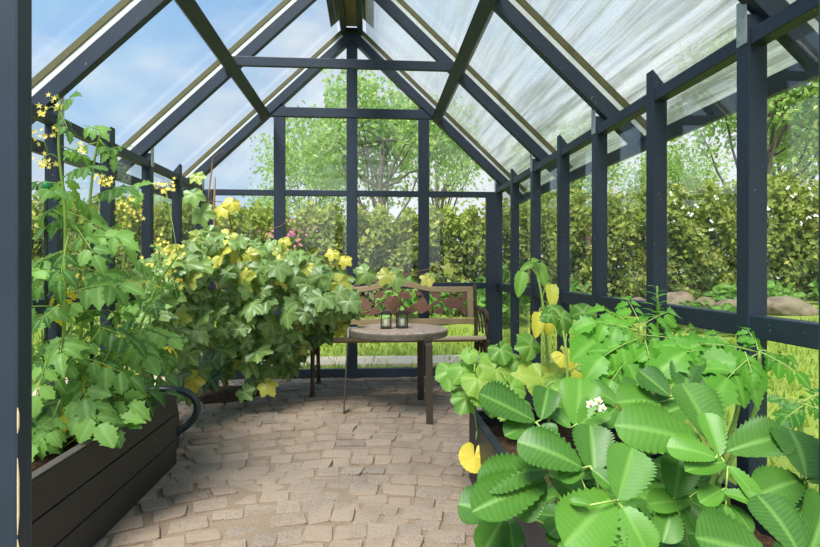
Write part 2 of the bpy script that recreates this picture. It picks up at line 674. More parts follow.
def side_wall(name, X, s):
    w = thing(name, kind='structure', loc=(0, 0, 0))
    for k, y in enumerate(POSTY):
        tall = k % 2 == 0
        yy = y + (.03 if k == 0 else PW / 2)
        b = MB()
        if tall:
            ztop = rz(X + s * .031) - .052
            b.box((X + s * PD / 2, yy, (ztop - .02) / 2), (PD, PW, ztop + .02))
            b.build('post', M['frame'], w, bevel=.003)
            bb = MB().box((X - s * .002, yy, 1.79), (.003, PW * .8, .14))
            for zz in (1.74, 1.775, 1.81, 1.845):
                bb.box((X - s * .005, yy + (.012 if zz < 1.8 else -.01), zz), (.003, .008, .008))
            bb.build('metal_strap', M['steel'], w)
        else:
            zt = 1.845
            poly = [(-PD / 2, -.02), (PD / 2, -.02), (PD / 2, zt - .075), (-PD / 2, zt)]
            b.prism([(p[0] * s, p[1]) for p in poly] if s > 0 else [(p[0] * s, p[1]) for p in poly][::-1], (X + s * PD / 2, yy, 0), (1, 0, 0), (0, 0, 1), (0, 1, 0), PW)
            b.build('post', M['frame'], w, bevel=.003)
    ya, yb = Y0 + .06, YE
    MB().box((X + s * .031, (ya + yb) / 2, 1.735), (.052, yb - ya, .05)).build('top_plate', M['frame'], w, bevel=.003)
    MB().box((X + s * .031, (ya + yb) / 2, .835), (.052, yb - ya, .068)).build('rail', M['frame'], w, bevel=.003)
    MB().box((X + s * .031, (ya + yb) / 2, .04), (.056, yb - ya, .10)).build('sill', M['frame'], w, bevel=.003)
    edges = POSTY + [Y0 + .05]
    for k in range(len(edges) - 1):
        y1, y0_ = edges[k] - .003, edges[k + 1] + .003
        MB().box((X + s * .066, (y0_ + y1) / 2, 1.285), (.004, y1 - y0_, .86)).build('glass_pane', M['glass'], w)
        MB().box((X + s * .066, (y0_ + y1) / 2, .445), (.004, y1 - y0_, .74)).build('glass_pane', M['glass'], w)
    return w


side_wall('wall_left', XL, -1)
side_wall('wall_right', XR, 1)

# ---- far gable wall
wb = thing('wall_back', kind='structure')
ex = [XL + .045, RX - .66, RX, RX + .665, XR - .045]
tops = [1.72, 2.5, 3.10, 2.5, 1.72]
for k, (x, zt) in enumerate(zip(ex, tops)):
    wd = .09 if k in (0, 4) else .10
    MB().box((x, YE + .032, zt / 2 - .01), (wd, .060, zt + .02)).build('post', M['frame'], wb, bevel=.004)
for z, hgt, xa, xb in ((.035, .09, XL, XR), (.845, .055, XL, XR), (1.70, .052, XL, XR)):
    MB().box(((xa + xb) / 2, YE + .034, z), (xb - xa, .052, hgt)).build('rail', M['frame'], wb, bevel=.003)
MB().box((RX, YE + .022, 2.437), (1.50, .052, .085)).build('cross_rail', M['frame'], wb, bevel=.003)
yg = YE + .07
for k in range(4):
    xa, xb = ex[k] + .02, ex[k + 1] - .02
    MB().box(((xa + xb) / 2, yg, .44), (xb - xa, .004, .76)).build('glass_pane', M['glass'], wb)
    MB().box(((xa + xb) / 2, yg, 1.27), (xb - xa, .004, .82)).build('glass_pane', M['glass'], wb)
for xa, xb in ((XL, ex[1]), (ex[1], RX), (RX, ex[3]), (ex[3], XR)):
    lim = lambda x: rz(x) - .02
    lo, hi = 1.72, 2.45
    if xa in (ex[1], RX):
        poly = [(xa, lo), (xb, lo), (xb, hi), (xa, hi)]
        MB().prism(poly, (0, yg, 0), (1, 0, 0), (0, 0, 1), (0, 1, 0), .004).build('glass_pane', M['glass_gable'], wb)
        poly = [(xa, hi + .01), (xb, hi + .01), (xb, lim(xb)), (xa, lim(xa))]
    else:
        poly = [(xa, lo), (xb, lo), (xb, lim(xb)), (xa, lim(xa))]
    MB().prism(poly, (0, yg, 0), (1, 0, 0), (0, 0, 1), (0, 1, 0), .004).build('glass_pane', M['glass_gable'], wb)

MB().box((RX, YE + .03, 3.165), (.17, .075, .11)).build('ridge_block', M['frame'], wb, bevel=.003)

# ---- doorway the photograph is taken through
wf = thing('wall_front', kind='structure')
b = MB().box((-.491 - .06, Y0 - .003, 1.10), (.12, .034, 2.24))
b.build('door_jamb', M['frame_dark'], wf, bevel=.004)
for z, l in ((.685, .05), (.545, .16), (.36, .10), (.9, .02)):
    pass
b = MB()
for z, l in ((.806, .036), (.70, .107), (.615, .05)):
    b.tube([(-.4915, Y0 - .0205, z - l / 2), (-.4905, Y0 - .0205, z - l / 4), (-.4905, Y0 - .0205, z + l / 4), (-.4915, Y0 - .0205, z + l / 2)], [.0005, .0016, .0016, .0005], 8)
b.build('bare_wood_chip', simple('bare_pale_wood', S((206, 184, 148)), .8, var=.2), wf)
MB().box((.730 + .05, Y0 + .01, 1.10), (.10, .034, 2.24)).build('door_jamb', M['frame'], wf, bevel=.004)
MB().box((.1, Y0, 2.27), (1.4, .034, .10)).build('door_head', M['frame'], wf, bevel=.004)

# ---- roof
roof = thing('ceiling', kind='structure')
OUT = (XR - XL) / 2 + .225
for y in TALL:
    for s in (1, -1):
        n = ND[s]
        p0 = np.array([RX + s * .03, y, rz(RX + s * .03)])
        p1 = np.array([RX + s * OUT, y, rz(RX + s * OUT)])
        wd = .09 if y == TALL[0] else .046
        MB().beam(p0, p1, wd, .074, (0, 1, 0)).build('rafter', M['frame'], roof, bevel=.003)
        MB().beam(p0 + n * .050, p1 + n * .050, .046, .026, (0, 1, 0)).build('white_glazing_bar', M['alu'], roof)
        MB().beam(p0 + n * .081, p1 + n * .081, .056, .036, (0, 1, 0)).build('cover_batten', M['batten'], roof, bevel=.004)
edges = TALL + [TALL[-1] - 2 * BAY]
edges[-1] = Y0 - .05
for k in range(len(edges) - 1):
    ya, yb = edges[k + 1] + .002, edges[k] - .002
    for s in (1, -1):
        n = ND[s]
        p0 = np.array([RX + s * .06, (ya + yb) / 2, rz(RX + s * .06)]) + n * .104
        p1 = np.array([RX + s * (OUT + .02), (ya + yb) / 2, rz(RX + s * (OUT + .02))]) + n * .104
        MB().beam(p0, p1, yb - ya, .006, (0, 1, 0)).build('roof_panel', M['poly_clear' if s < 0 else 'poly_dirty'], roof)
for s in (1, -1):
    n = ND[s]
    x = RX + s * .795
    c = np.array([x, 0, rz(x)]) - n * .012
    MB().beam(c + (0, Y0, 0), c + (0, YE + .03, 0), .085, .055, nrm((s, 0, -SLOPE))).build('purlin', M['weathered'], roof, bevel=.003)
    MB().beam((RX + s * .075, Y0 - .05, RZ + .045), (RX + s * .075, YE + .07, RZ + .045), .05, .10, (1, 0, 0)).build('ridge_board', M['weathered'], roof, bevel=.003)
    xe = RX + s * (OUT + .012)
    MB().box((xe, (Y0 + YE) / 2, rz(xe) - .01), (.028, YE - Y0 + .1, .07)).build('eave_board', M['weathered'], roof, bevel=.003)
MB().box((RX, (Y0 + YE) / 2, RZ + .10), (.12, YE - Y0 + .1, .012)).build('ridge_lining', M['ridge_wood'], roof)
MB().prism([(-.2, -.07), (0, .11), (.2, -.07), (.2, -.05), (0, .135), (-.2, -.05)][::-1], (RX, (Y0 + YE) / 2, RZ + .17), (1, 0, 0), (0, 0, 1), (0, 1, 0), YE - Y0 + .2).build('ridge_cap', M['batten'], roof)
for y in TALL[1:]:
    zt = 2.447
    dx = (RZ - zt) / SLOPE
    MB().box((RX, y - .028, zt), (dx * 2 + .05, .03, .065)).build('collar_tie', M['frame'], roof, bevel=.003)

# ------------------------------------------------------------------ leaf templates: leaf lies in xy, base at origin, tip towards +y, upper side +z
def grid_leaf(nu, nv, wid, peak=.58, tooth=.07, vein_fwd=.2, fold=.25, droop=.25, corr=.012, blunt=.5, lobes=0.0, twist=0.0):
    t = np.linspace(0, 1, nu + 1)
    a = peak / (1 - peak)
    w = (t ** (a * blunt)) * ((1 - t) ** blunt)
    w = w / w.max() * wid / 2
    z = np.where(np.arange(nu + 1) % 2 == 1, 1.0, -1.0)
    if lobes:
        w = w * (1 + lobes * np.cos(t * PI * 2 * 3.0))
    s = np.linspace(-1, 1, 2 * nv + 1)
    T, Sx = np.meshgrid(t, s, indexing='ij')
    Wd, Z = w[:, None], z[:, None]
    X = Sx * Wd * (1 + tooth * Z * np.abs(Sx) ** 3)
    Y = T + vein_fwd * np.abs(Sx) * np.sin(PI * T) * (1 - .55 * T) * wid
    Y = np.where((T > .999), 1.0, np.minimum(Y, 1.02))
    zz = fold * np.abs(X) - droop * Y ** 2 + corr * Z * np.abs(Sx) ** .7 * np.sin(PI * T)
    zz = zz + twist * X * Y
    vein = np.maximum(np.exp(-(Sx / .07) ** 2), (.24 if nu > 16 else .12) * (Z < 0) * (np.abs(Sx) < .95))
    V = np.stack([X, Y, zz], -1).reshape(-1, 3)
    m = 2 * nv + 1
    i, j = np.meshgrid(np.arange(nu), np.arange(2 * nv), indexing='ij')
    q = np.stack([i * m + j, i * m + j + 1, (i + 1) * m + j + 1, (i + 1) * m + j], -1).reshape(-1, 4)
    return V, q, vein.reshape(-1)


def palm_leaf(keys, n=60, rings=4, tooth=.04, dish=.06, wave=.05, droop=.25, lobes=(0, 60, -60, 125, -125), ph=0.0):
    """palmate leaf, petiole at origin, main lobe to +y; keys = (degrees from +y, radius)"""
    a = np.linspace(-PI + .16, PI - .16, n)
    r = np.interp(np.abs(np.degrees(a)), [k[0] for k in keys], [k[1] for k in keys])
    r = r * (1 + tooth * np.where(np.arange(n) % 2, 1, -1))
    V, D = [np.zeros((1, 3))], [np.array([1.0])]
    ang = np.degrees(a)
    vd = np.min(np.abs(ang[:, None] - np.array(lobes)[None]), 1)
    for k in range(1, rings + 1):
        f = k / rings
        rr = r * f
        x, y = rr * np.sin(a), rr * np.cos(a)
        z = dish * f * np.cos(5 * a + ph) - droop * (rr ** 2) + wave * f * np.sin(3 * a + ph * 2) + .05 * f * (vd > 12)
        V.append(np.stack([x, y, z], 1))
        D.append(np.exp(-(vd * f / 5.0) ** 2))
    V, D = np.concatenate(V), np.concatenate(D)
    j = np.arange(n - 1)
    tris = np.stack([np.zeros(n - 1, int), 1 + j + 1, 1 + j], 1)
    qs = []
    for k in range(rings - 1):
        o0, o1 = 1 + k * n, 1 + (k + 1) * n
        qs.append(np.stack([o0 + j, o0 + j + 1, o1 + j + 1, o1 + j], 1))
    return V, [tris, np.concatenate(qs)], D


def frame_of(base, tip, normal):
    y = np.asarray(tip) - np.asarray(base)
    L = np.linalg.norm(y)
    y = y / (L + 1e-12)
    x = np.cross(y, normal)
    if np.linalg.norm(x) < 1e-4:
        x = np.cross(y, (1, 0.1, 0))
    x = nrm(x)
    z = np.cross(x, y)
    return np.stack([x, y, z], 0), L


def put(b, tpl, base, tip, normal, age=0.0, rnd=None, mat=0, wscale=1.0):
    V, f, ve = tpl
    R, L = frame_of(base, tip, normal)
    v = V * np.array([wscale, 1, 1])
    P = (v * L) @ R + np.asarray(base)
    r = random.random() if rnd is None else rnd
    d = np.stack([ve, np.full(len(ve), age), np.full(len(ve), r)], 1)
    b.add(P, f, mat, d)


STRAW = [grid_leaf(26, 6, .82, .56, .065, .26, f, d, .021, .44, 0, tw) for f, d, tw in ((.30, .16, 0), (.16, .30, .15), (.42, .2, -.12), (.22, .05, .1))]
STRAW_LO = [grid_leaf(12, 2, .80, .6, .09, .26, f, d, .014) for f, d in ((.3, .15), (.2, .3))]
TOM = [grid_leaf(14, 3, w, .34, .14, .2, f, d, .012, .88, lb, tw) for w, f, d, lb, tw in ((.62, .2, .35, .18, .1), (.55, .35, .5, .24, -.1), (.7, .1, .2, .14, .2))]
NARROW = [grid_leaf(8, 2, .22, .4, .12, .1, .3, .35, .006)]
GRAPEK = ((0, 1.0), (16, .84), (32, .64), (48, .82), (62, .93), (78, .76), (94, .62), (112, .72), (128, .74), (148, .58), (165, .46), (180, .22))
SQK = ((0, 1.0), (18, .93), (36, .83), (58, .92), (76, .82), (100, .82), (128, .84), (150, .74), (166, .55), (180, .2))
ROUNDK = ((0, 1.0), (40, .97), (80, 1.0), (120, .97), (160, .85), (180, .5))
GRAPE = [palm_leaf(GRAPEK, 46, 3, .05, dsh, .05, dr, ph=p) for dsh, dr, p in ((.05, .2, 0), (.09, .35, 1.2), (.03, .5, 2.1), (.08, .1, 3.3))]
SQ = [palm_leaf(SQK, 60, 4, .03, dsh, .05, dr, ph=p) for dsh, dr, p in ((.06, .2, 0), (.09, .4, 1.5), (.05, .7, 2.5))]
ROUND = [palm_leaf(ROUNDK, 48, 4, .015, .05, .05, .05, ph=.5)]
# simple far leaf: folded diamond
DIAMOND = (np.array([[0, 0, 0], [.28, .45, .06], [0, 1, -.1], [-.28, .45, .06]]), [np.array([[0, 1, 2], [0, 2, 3]])], np.array([0, .1, 0, .1]))
STAR = (np.concatenate([np.zeros((1, 3)), np.array([[math.sin(k * PI / 5) * (1.0 if k % 2 == 0 else .36), math.cos(k * PI / 5) * (1.0 if k % 2 == 0 else .36), .25 if k % 2 == 0 else .08] for k in range(10)])]),
        [np.array([[0, 1 + (k + 1) % 10, 1 + k] for k in range(10)])], np.zeros(11))


def flower(b, c, n, r, mat=0):
    n = nrm(n)
    t = np.cross(n, (0.3, .2, 1)); t = nrm(t)
    put(b, STAR, np.asarray(c), np.asarray(c) + t * r, n, mat=mat)


def curve(p0, p1, sag=0.0, k=6, wob=0.0):
    p0, p1 = np.asarray(p0, float), np.asarray(p1, float)
    t = np.linspace(0, 1, k)[:, None]
    P = p0 + (p1 - p0) * t
    P[:, 2] += sag * 4 * (t[:, 0] * (1 - t[:, 0]))
    if wob:
        P[1:-1] += rng.uniform(-wob, wob, (k - 2, 3))
    return P


def compound(bl, bs, base, tip, normal, tpl, pairs=3, size=.38, age=0.0, rnd=None, sag=.0, hang=.0, clamp=None, stem_r=.0025, wide=1.0):
    """pinnate leaf: rachis base->tip, leaflet pairs and a terminal leaflet"""
    base, tip = np.asarray(base, float), np.asarray(tip, float)
    L = np.linalg.norm(tip - base)
    pts = curve(base, tip, sag * L, 8)
    bs.tube(pts, np.linspace(stem_r, stem_r * .5, 8), 5)
    n = nrm(normal)
    y = nrm(tip - base)
    x = nrm(np.cross(y, n))
    r0 = random.random() if rnd is None else rnd
    for k in range(pairs):
        f0 = .24 if wide > 1 else .42
        f = f0 + (.92 - f0) * (k / max(1, pairs - .6))
        p = base + (tip - base) * f
        p[2] += sag * L * 4 * f * (1 - f)
        ll = L * size * (1.0 - .12 * abs(k - 1)) * random.uniform(.85, 1.12)
        for sd in (-1, 1):
            dr = nrm(x * sd * .9 + y * random.uniform(.25, .6) + np.array([0, 0, -hang - random.uniform(-.1, .2)]))
            p0 = p + dr * ll * .12
            nn = nrm(n + rng.uniform(-.3, .3, 3) + x * sd * -.15)
            put(bl, random.choice(tpl), p0, p0 + dr * ll, nn, age, min(1, max(0, r0 + random.uniform(-.25, .25))), wscale=wide)
    put(bl, random.choice(tpl), tip, tip + nrm(y + np.array([0, 0, -hang])) * L * size * 1.15, n, age, r0, wscale=wide)


# ------------------------------------------------------------------ planters
def planter(name, label, x0, x1, y0, y1, h, nb, th, mat, rim, soil_z, rimth=None):
    p = thing(name, label, 'planter', ((x0 + x1) / 2, (y0 + y1) / 2, 0))
    o = np.array([(x0 + x1) / 2, (y0 + y1) / 2, 0])
    bh = h / nb
    for k in range(nb):
        z = bh * (k + .5) + .004
        for (c, s) in (((x0 + th / 2, (y0 + y1) / 2, z), (th, y1 - y0, bh - .006)), ((x1 - th / 2, (y0 + y1) / 2, z), (th, y1 - y0, bh - .006)),
                       (((x0 + x1) / 2, y0 + th / 2, z), (x1 - x0 - 2 * th - .001, th, bh - .006)), (((x0 + x1) / 2, y1 - th / 2, z), (x1 - x0 - 2 * th - .001, th, bh - .006))):
            MB().box(np.array(c) - o, s).build('board', mat, p, bevel=.003)
    for cx_ in (x0 + th + .02, x1 - th - .02):
        for cy_ in (y0 + th + .02, y1 - th - .02):
            MB().box(np.array([cx_, cy_, h / 2]) - o, (.038, .038, h - .03)).build('corner_post', mat, p)
    n = 26
    gx, gy = np.meshgrid(np.linspace(x0 + th, x1 - th, n), np.linspace(y0 + th, y1 - th, n * 2), indexing='ij')
    gz = soil_z + rng.uniform(-.012, .004, gx.shape) - .004
    i, j = np.meshgrid(np.arange(n - 1), np.arange(2 * n - 1), indexing='ij')
    m = 2 * n
    q = np.stack([i * m + j, (i + 1) * m + j, (i + 1) * m + j + 1, i * m + j + 1], -1).reshape(-1, 4)
    MB().add(np.stack([gx, gy, gz], -1).reshape(-1, 3) - o, q).build('soil', M['soil'], p, smooth=True)
    return p


SOIL_L, SOIL_R = .315, .268
pl = planter('planter_box', 'long black stained plank planter holding tomato plants along the left glass wall', -1.475, -1.0, 1.0, 2.90, .385, 3, .03, M['planter'], None, SOIL_L)
b = MB()
for s_ in ((-1.0 - .016, 1.95, .033, 1.90), (-1.475 + .016, 1.95, .033, 1.90)):
    b.box((s_[0] + 1.2375, 0, .3915), (s_[2], s_[3], .006))
b.box((0, .935, .3915), (.41, .033, .006))
b.build('rim', M['planter_rim'], pl, bevel=.002)
pr = planter('planter_box', 'blue black plank planter of strawberries and cucumbers along the right glass wall', .47, 1.145, .50, 2.60, .325, 2, .03, M['planter_blue'], None, SOIL_R)
b = MB()
b.box((-.3215, 0, .3315), (.032, 2.1, .006)).box((.3215, 0, .3315), (.032, 2.1, .006)).box((0, 1.033, .3315), (.61, .032, .006)).box((0, -1.033, .3315), (.61, .032, .006))
b.build('rim', M['planter_blue'], pr, bevel=.002)

# ------------------------------------------------------------------ watering can behind the planter's far end
cx_, cy_ = -1.235, 3.12
can = thing('watering_can', 'dark green plastic watering can behind the far end of the black planter', 'watering can', (cx_, cy_, 0))
b = MB()
prof = [(.02, .006), (.150, .006), (.165, .02), (.168, .10), (.162, .20), (.150, .265), (.135, .285), (.10, .292), (.10, .284), (.128, .275), (.15, .20), (.15, .03), (.02, .02)]
b.lathe(prof, (0, 0, 0), 40)
b.build('body', M['can'], can, smooth=True)
hp = [(-.10, -.06, .27), (-.04, -.05, .335), (.05, -.04, .352), (.14, -.03, .350), (.215, -.02, .335), (.262, -.01, .295), (.275, 0, .24), (.262, 0, .19), (.225, 0, .145), (.18, 0, .115), (.15, 0, .09)]
hp = np.array(hp)
tt = np.linspace(0, len(hp) - 1, 44)
hp = np.stack([np.interp(tt, np.arange(len(hp)), hp[:, k]) for k in range(3)], 1)
for _ in range(4):
    hp[1:-1] = (hp[:-2] + 2 * hp[1:-1] + hp[2:]) / 4
MB().tube(hp, .025, 12, flat=.8).build('handle', M['can'], can, smooth=True)
MB().tube([(-.13, .02, .08), (-.19, .03, .18), (-.22, .03, .30)], [.035, .025, .017], 12).build('spout', M['can'], can, smooth=True)

# ------------------------------------------------------------------ round table
tc = np.array([.196, 3.84, 0])
tab = thing('garden_table', 'low round stone topped table on three flat brown metal legs', 'table', tc)
TZ = .593
b = MB()
b.lathe([(.02, TZ), (.30, TZ), (.328, TZ - .001), (.340, TZ - .006)], (0, 0, 0), 64, 0)
b.lathe([(.340, TZ - .006), (.345, TZ - .014), (.343, TZ - .046), (.335, TZ - .052), (.02, TZ - .053)], (0, 0, 0), 64, 1, wob=lambda a: .004 * np.sin(7 * a) + .003 * np.sin(19 * a + 1))
b.build('tabletop', [M['tabletop'], M['tablerim']], tab)
for k, a in enumerate((PI, PI / 3, -PI / 3)):
    d = np.array([math.cos(a), math.sin(a), 0])
    t = np.array([-d[1], d[0], 0])
    pts = [(.20, TZ - .058), (.335, TZ - .059), (.352, TZ - .068), (.358, TZ - .085), (.385 if k == 0 else .366, .001)]
    leg = MB()
    w_, th_ = .052, .009
    P = np.array([[p[0], p[1]] for p in pts])
    dn = np.gradient(P, axis=0); dn /= np.linalg.norm(dn, axis=1)[:, None]
    nn = np.stack([-dn[:, 1], dn[:, 0]], 1)
    V = []
    for p, q_ in zip(P, nn):
        for sw in (-1, 1):
            for st in (-1, 1):
                rr, zz = p + q_ * st * th_ / 2
                V.append(d * rr + t * sw * w_ / 2 + np.array([0, 0, zz]))
    fs = []
    for i in range(len(P) - 1):
        o = i * 4
        fs += [[o, o + 1, o + 5, o + 4], [o + 2, o + 6, o + 7, o + 3], [o, o + 4, o + 6, o + 2], [o + 1, o + 3, o + 7, o + 5]]
    e = (len(P) - 1) * 4
    fs += [[0, 2, 3, 1], [e, e + 1, e + 3, e + 2]]
    leg.add(V, np.array(fs))
    leg.build('leg', M['tableleg'], tab, bevel=.0015)
    br = MB()
    R = np.stack([t, d, np.array([0, 0, 1.0])], 1)
    br.box(d * .353 + np.array([0, 0, TZ - .032]), (.062, .012, .056), 0, R)
    br.box(d * .325 + np.array([0, 0, TZ + .003]), (.062, .062, .005), 0, R)
    if k == 0:
        br.build('rim_bracket', M['steel'], tab, bevel=.002)
    else:
        MB().box(d * .351 + np.array([0, 0, TZ - .040]), (.058, .012, .034), 0, R).build('rim_bracket', M['tableleg'], tab, bevel=.002)


# ------------------------------------------------------------------ lanterns
def lantern(loc, label):
    L = thing('tealight_lantern', label, 'lantern', loc, 'square glass lanterns on the table')
    w, h = .076, .108
    MB().box((0, 0, .008), (w, w, .015)).build('base', M['blackmetal'], L, bevel=.003)
    for sx in (-1, 1):
        for sy in (-1, 1):
            MB().box((sx * (w / 2 - .005), sy * (w / 2 - .005), h / 2), (.008, .008, h - .014)).build('corner_bar', M['blackmetal'], L)
    b = MB()
    for sx, sy in ((1, 0), (-1, 0), (0, 1), (0, -1)):
        b.box((sx * (w / 2 - .0055), sy * (w / 2 - .0055), h / 2), (.002 if sx else w - .02, .002 if sy else w - .02, h - .034))
    b.build('glass', M['glass'], L)
    b = MB()
    for sx, sy in ((1, 0), (-1, 0), (0, 1), (0, -1)):
        b.box((sx * (w / 2 - .004), sy * (w / 2 - .004), h - .004), (.010 if sx else w + .002, .010 if sy else w + .002, .014))
        b.box((sx * (w / 2 - .012), sy * (w / 2 - .012), h + .008), (.008 if sx else w - .02, .008 if sy else w - .02, .012))
    b.build('top_rim', M['blackmetal'], L, bevel=.002)
    b = MB()
    b.lathe([(.002, .0160), (.022, .0160), (.023, .02), (.023, .062), (.021, .066), (.002, .064)], (0, 0, 0), 24)
    c = b.build('candle', M['wax'], L, smooth=True)
    MB().tube([(0, 0, .063), (.001, 0, .072)], .0012, 6).build('wick', M['blackmetal'], c)
    return L


p = at(386, 327, 3.80); lantern((p[0], 3.80, TZ + .0005), 'square dark framed glass lantern with candle, left one of the pair on the table')
p = at(402, 327, 3.82); l2 = lantern((p[0], 3.82, TZ + .0005), 'square dark framed glass lantern with candle, right one of the pair on the table')
l2.rotation_euler = (0, 0, .12)

# ------------------------------------------------------------------ bench
BX0, BX1, BYF, BYR = -.46, .93, 4.34, 4.80
bo = np.array([(BX0 + BX1) / 2, 4.6, 0])
bench = thing('garden_bench', 'weathered wooden garden bench with ornate rusty cast iron back by the far glass wall', 'bench', bo)


def back_y(z):
    return BYR - .01 + max(0, z - .45) * .18


for X in (BX0, BX1):
    b = MB()
    sgn = 1 if X > .2 else -1
    leg = [(BYF, .002), (BYF + .01, .10), (BYF + .025, .28), (BYF, .42), (BYF - .004, .434)]
    b.tube([(X - bo[0], y - bo[1], z) for y, z in leg], [.019, .016, .017, .020, .020], 8)
    rear = [(BYR + .06, .002), (BYR + .035, .12), (BYR, .30), (BYR, .46), (back_y(.6), .60), (back_y(.80), .80), (back_y(.86), .865)]
    b.tube([(X - bo[0], y - bo[1], z) for y, z in rear], [.019, .016, .017, .018, .015, .014, .016], 8)
    b.tube([(X - bo[0], BYF - bo[1], .42), (X - bo[0], BYR - bo[1], .40)], .017, 8)
    b.tube([(X - bo[0], BYF + .02 - bo[1], .20), (X - bo[0], BYR + .02 - bo[1], .18)], .010, 6)
    # scrolled arm with a curled front end
    arm = [(back_y(.68), .68), (BYR - .12, .665), (BYR - .24, .65), (BYF + .10, .66), (BYF + .02, .655), (BYF - .015, .625), (BYF - .005, .585), (BYF + .03, .58), (BYF + .045, .61)]
    b.tube([(X - bo[0], y - bo[1], z) for y, z in arm], [.013, .015, .017, .018, .018, .016, .014, .012, .010], 8)
    b.tube([(X - bo[0], y - bo[1], z) for y, z in [(BYF - .01, .46), (BYF + .03, .52), (BYF + .02, .58), (BYF + .06, .65)]], .011, 8)
    # pierced lattice under the seat at the leg and beneath the arm
    for k in range(3):
        y0_, y1_ = BYF + .03 + k * .13, BYF + .16 + k * .13
        b.tube([(X - bo[0], y0_ - bo[1], .43), (X - bo[0], (y0_ + y1_) / 2 - bo[1], .30), (X - bo[0], y1_ - bo[1], .43)], .008, 6)
        b.tube([(X - bo[0], y0_ - bo[1], .47), (X - bo[0], (y0_ + y1_) / 2 - bo[1], .58), (X - bo[0], y1_ + .02 - bo[1], .65)], .008, 6)
    for k in range(4):
        a = np.linspace(0, 2 * PI, 12)
        b.tube(np.stack([np.full(12, X - bo[0]), BYF + .02 - bo[1] + .028 * np.cos(a), .18 + .06 * k + .026 * np.sin(a)], 1), .006, 6)
    for zz in (.02,):
        b.box((X - bo[0], BYF - bo[1], .012), (.04, .05, .022)).box((X - bo[0], BYR + .06 - bo[1], .012), (.04, .05, .022))
    b.build('end_frame', M['iron'], bench, smooth=True)
for k in range(6):
    y = BYF - .005 + k * .082
    MB().box((0, y - bo[1], .452 - .014 * k), (BX1 - BX0 - .02, .066, .028)).build('seat_slat', M['seatwood'], bench, bevel=.008, seg=3)
bx0, bx1 = BX0 + .02, BX1 - .02
n = 60
xs = np.linspace(bx0, bx1, n)
u = (xs - bo[0]) / (bx1 - bx0) * 2
hump = .055 * np.where(np.abs(u) < .55, .5 + .5 * np.cos(u / .55 * PI), 0)
zt, zb = .845 + hump, .795 + hump * .95
b = MB()
V = []
for x, z0_, z1_ in zip(xs, zb, zt):
    yb_ = back_y(.82)
    V += [(x, yb_ - .018, z0_), (x, yb_ + .018, z0_), (x, yb_ + .022, z1_), (x, yb_ - .014, z1_)]
V = np.array(V) - bo
i = np.arange(n - 1) * 4
fs = [np.concatenate([np.stack([i + k, i + (k + 1) % 4, i + 4 + (k + 1) % 4, i + 4 + k], 1) for k in range(4)])[:, ::-1], np.array([[0, 1, 2, 3]]), np.array([[3, 2, 1, 0]]) + (n - 1) * 4]
b.add(V, fs)
b.build('top_rail', M['benchwood'], bench, bevel=.006)
MB().box((0, back_y(.55) - bo[1], .540), (bx1 - bx0, .034, .05)).build('bottom_rail', M['benchwood'], bench, bevel=.005)
for X in (bx0 + .028, bx1 - .028):
    MB().beam((X - bo[0], back_y(.57) - bo[1], .575), (X - bo[0], back_y(.80) - bo[1], .80), .05, .032, (1, 0, 0)).build('back_stile', M['benchwood'], bench, bevel=.004)
# cast iron leaf and branch panel
by = lambda z: back_y(z) - bo[1]
EX, EZ, EY = np.array([1, 0, 0]), nrm((0, .18, 1)), nrm((0, -1, .18))
panel = MB()


def iron_leaf(cx, cz, L, ang, wd=.55, lob=3):
    t = np.linspace(0, 1, 15)
    w = np.sin(PI * t ** .8) * wd / 2 * (1 + .22 * np.cos(t * lob * 2 * PI + 1))
    left = np.stack([-w, t - .5], 1)
    right = np.stack([w, t - .5], 1)[::-1][1:-1]
    poly = np.concatenate([left, right]) * L
    c, s = math.cos(ang), math.sin(ang)
    poly = poly @ np.array([[c, s], [-s, c]])
    panel.prism(poly[::-1], (cx - bo[0], by(cz), cz), EX, EZ, EY, .009 + random.uniform(0, .004))


PZ0, PZ1 = .578, .80
for (x0_, z0_, x1_, z1_) in ((bx0 + .05, .60, .05, .66), (.05, .66, .20, .76), (.20, .76, .36, .62), (.36, .62, .60, .72), (.60, .72, .85, .64), (-.30, .78, .0, .60), (.05, .60, .30, .64), (.10, .80, .34, .80), (.42, .80, .55, .60), (.70, .80, .72, .60), (-.15, .80, -.10, .60), (.28, .84, .24, .60), (-.40, .70, -.1, .74), (.5, .66, .84, .78)):
    k = 8
    t = np.linspace(0, 1, k)
    xs_ = x0_ + (x1_ - x0_) * t
    zs_ = z0_ + (z1_ - z0_) * t + .025 * np.sin(t * PI * 2)
    panel.tube([(x - bo[0], by(z), z) for x, z in zip(xs_, zs_)], .008, 6)
for (cx, cz, L, a, wd, lb) in ((-.33, .68, .19, 1.2, .8, 2), (-.22, .64, .15, -.5, .7, 3), (-.05, .70, .17, .6, .6, 3), (.07, .77, .12, 1.9, .6, 2), (.03, .63, .12, -1.2, .55, 3), (.18, .70, .21, .4, .8, 3), (.30, .77, .16, 1.3, .5, 2), (.34, .63, .15, -1.5, .6, 3), (.45, .68, .18, -.15, .95, 2), (.57, .77, .13, 1.2, .5, 3), (.60, .63, .14, 1.7, .5, 3),
                              (.73, .70, .23, 1.45, .62, 1), (.82, .64, .12, .4, .5, 3), (.83, .75, .13, 2.6, .5, 2), (-.12, .79, .10, 1.5, .5, 2), (.24, .60, .09, 1.6, .5, 2), (.41, .79, .09, .9, .5, 2)):
    iron_leaf(cx, cz, L * .84, a, wd, lb)
panel.build('iron_panel', M['rustpanel'], bench)

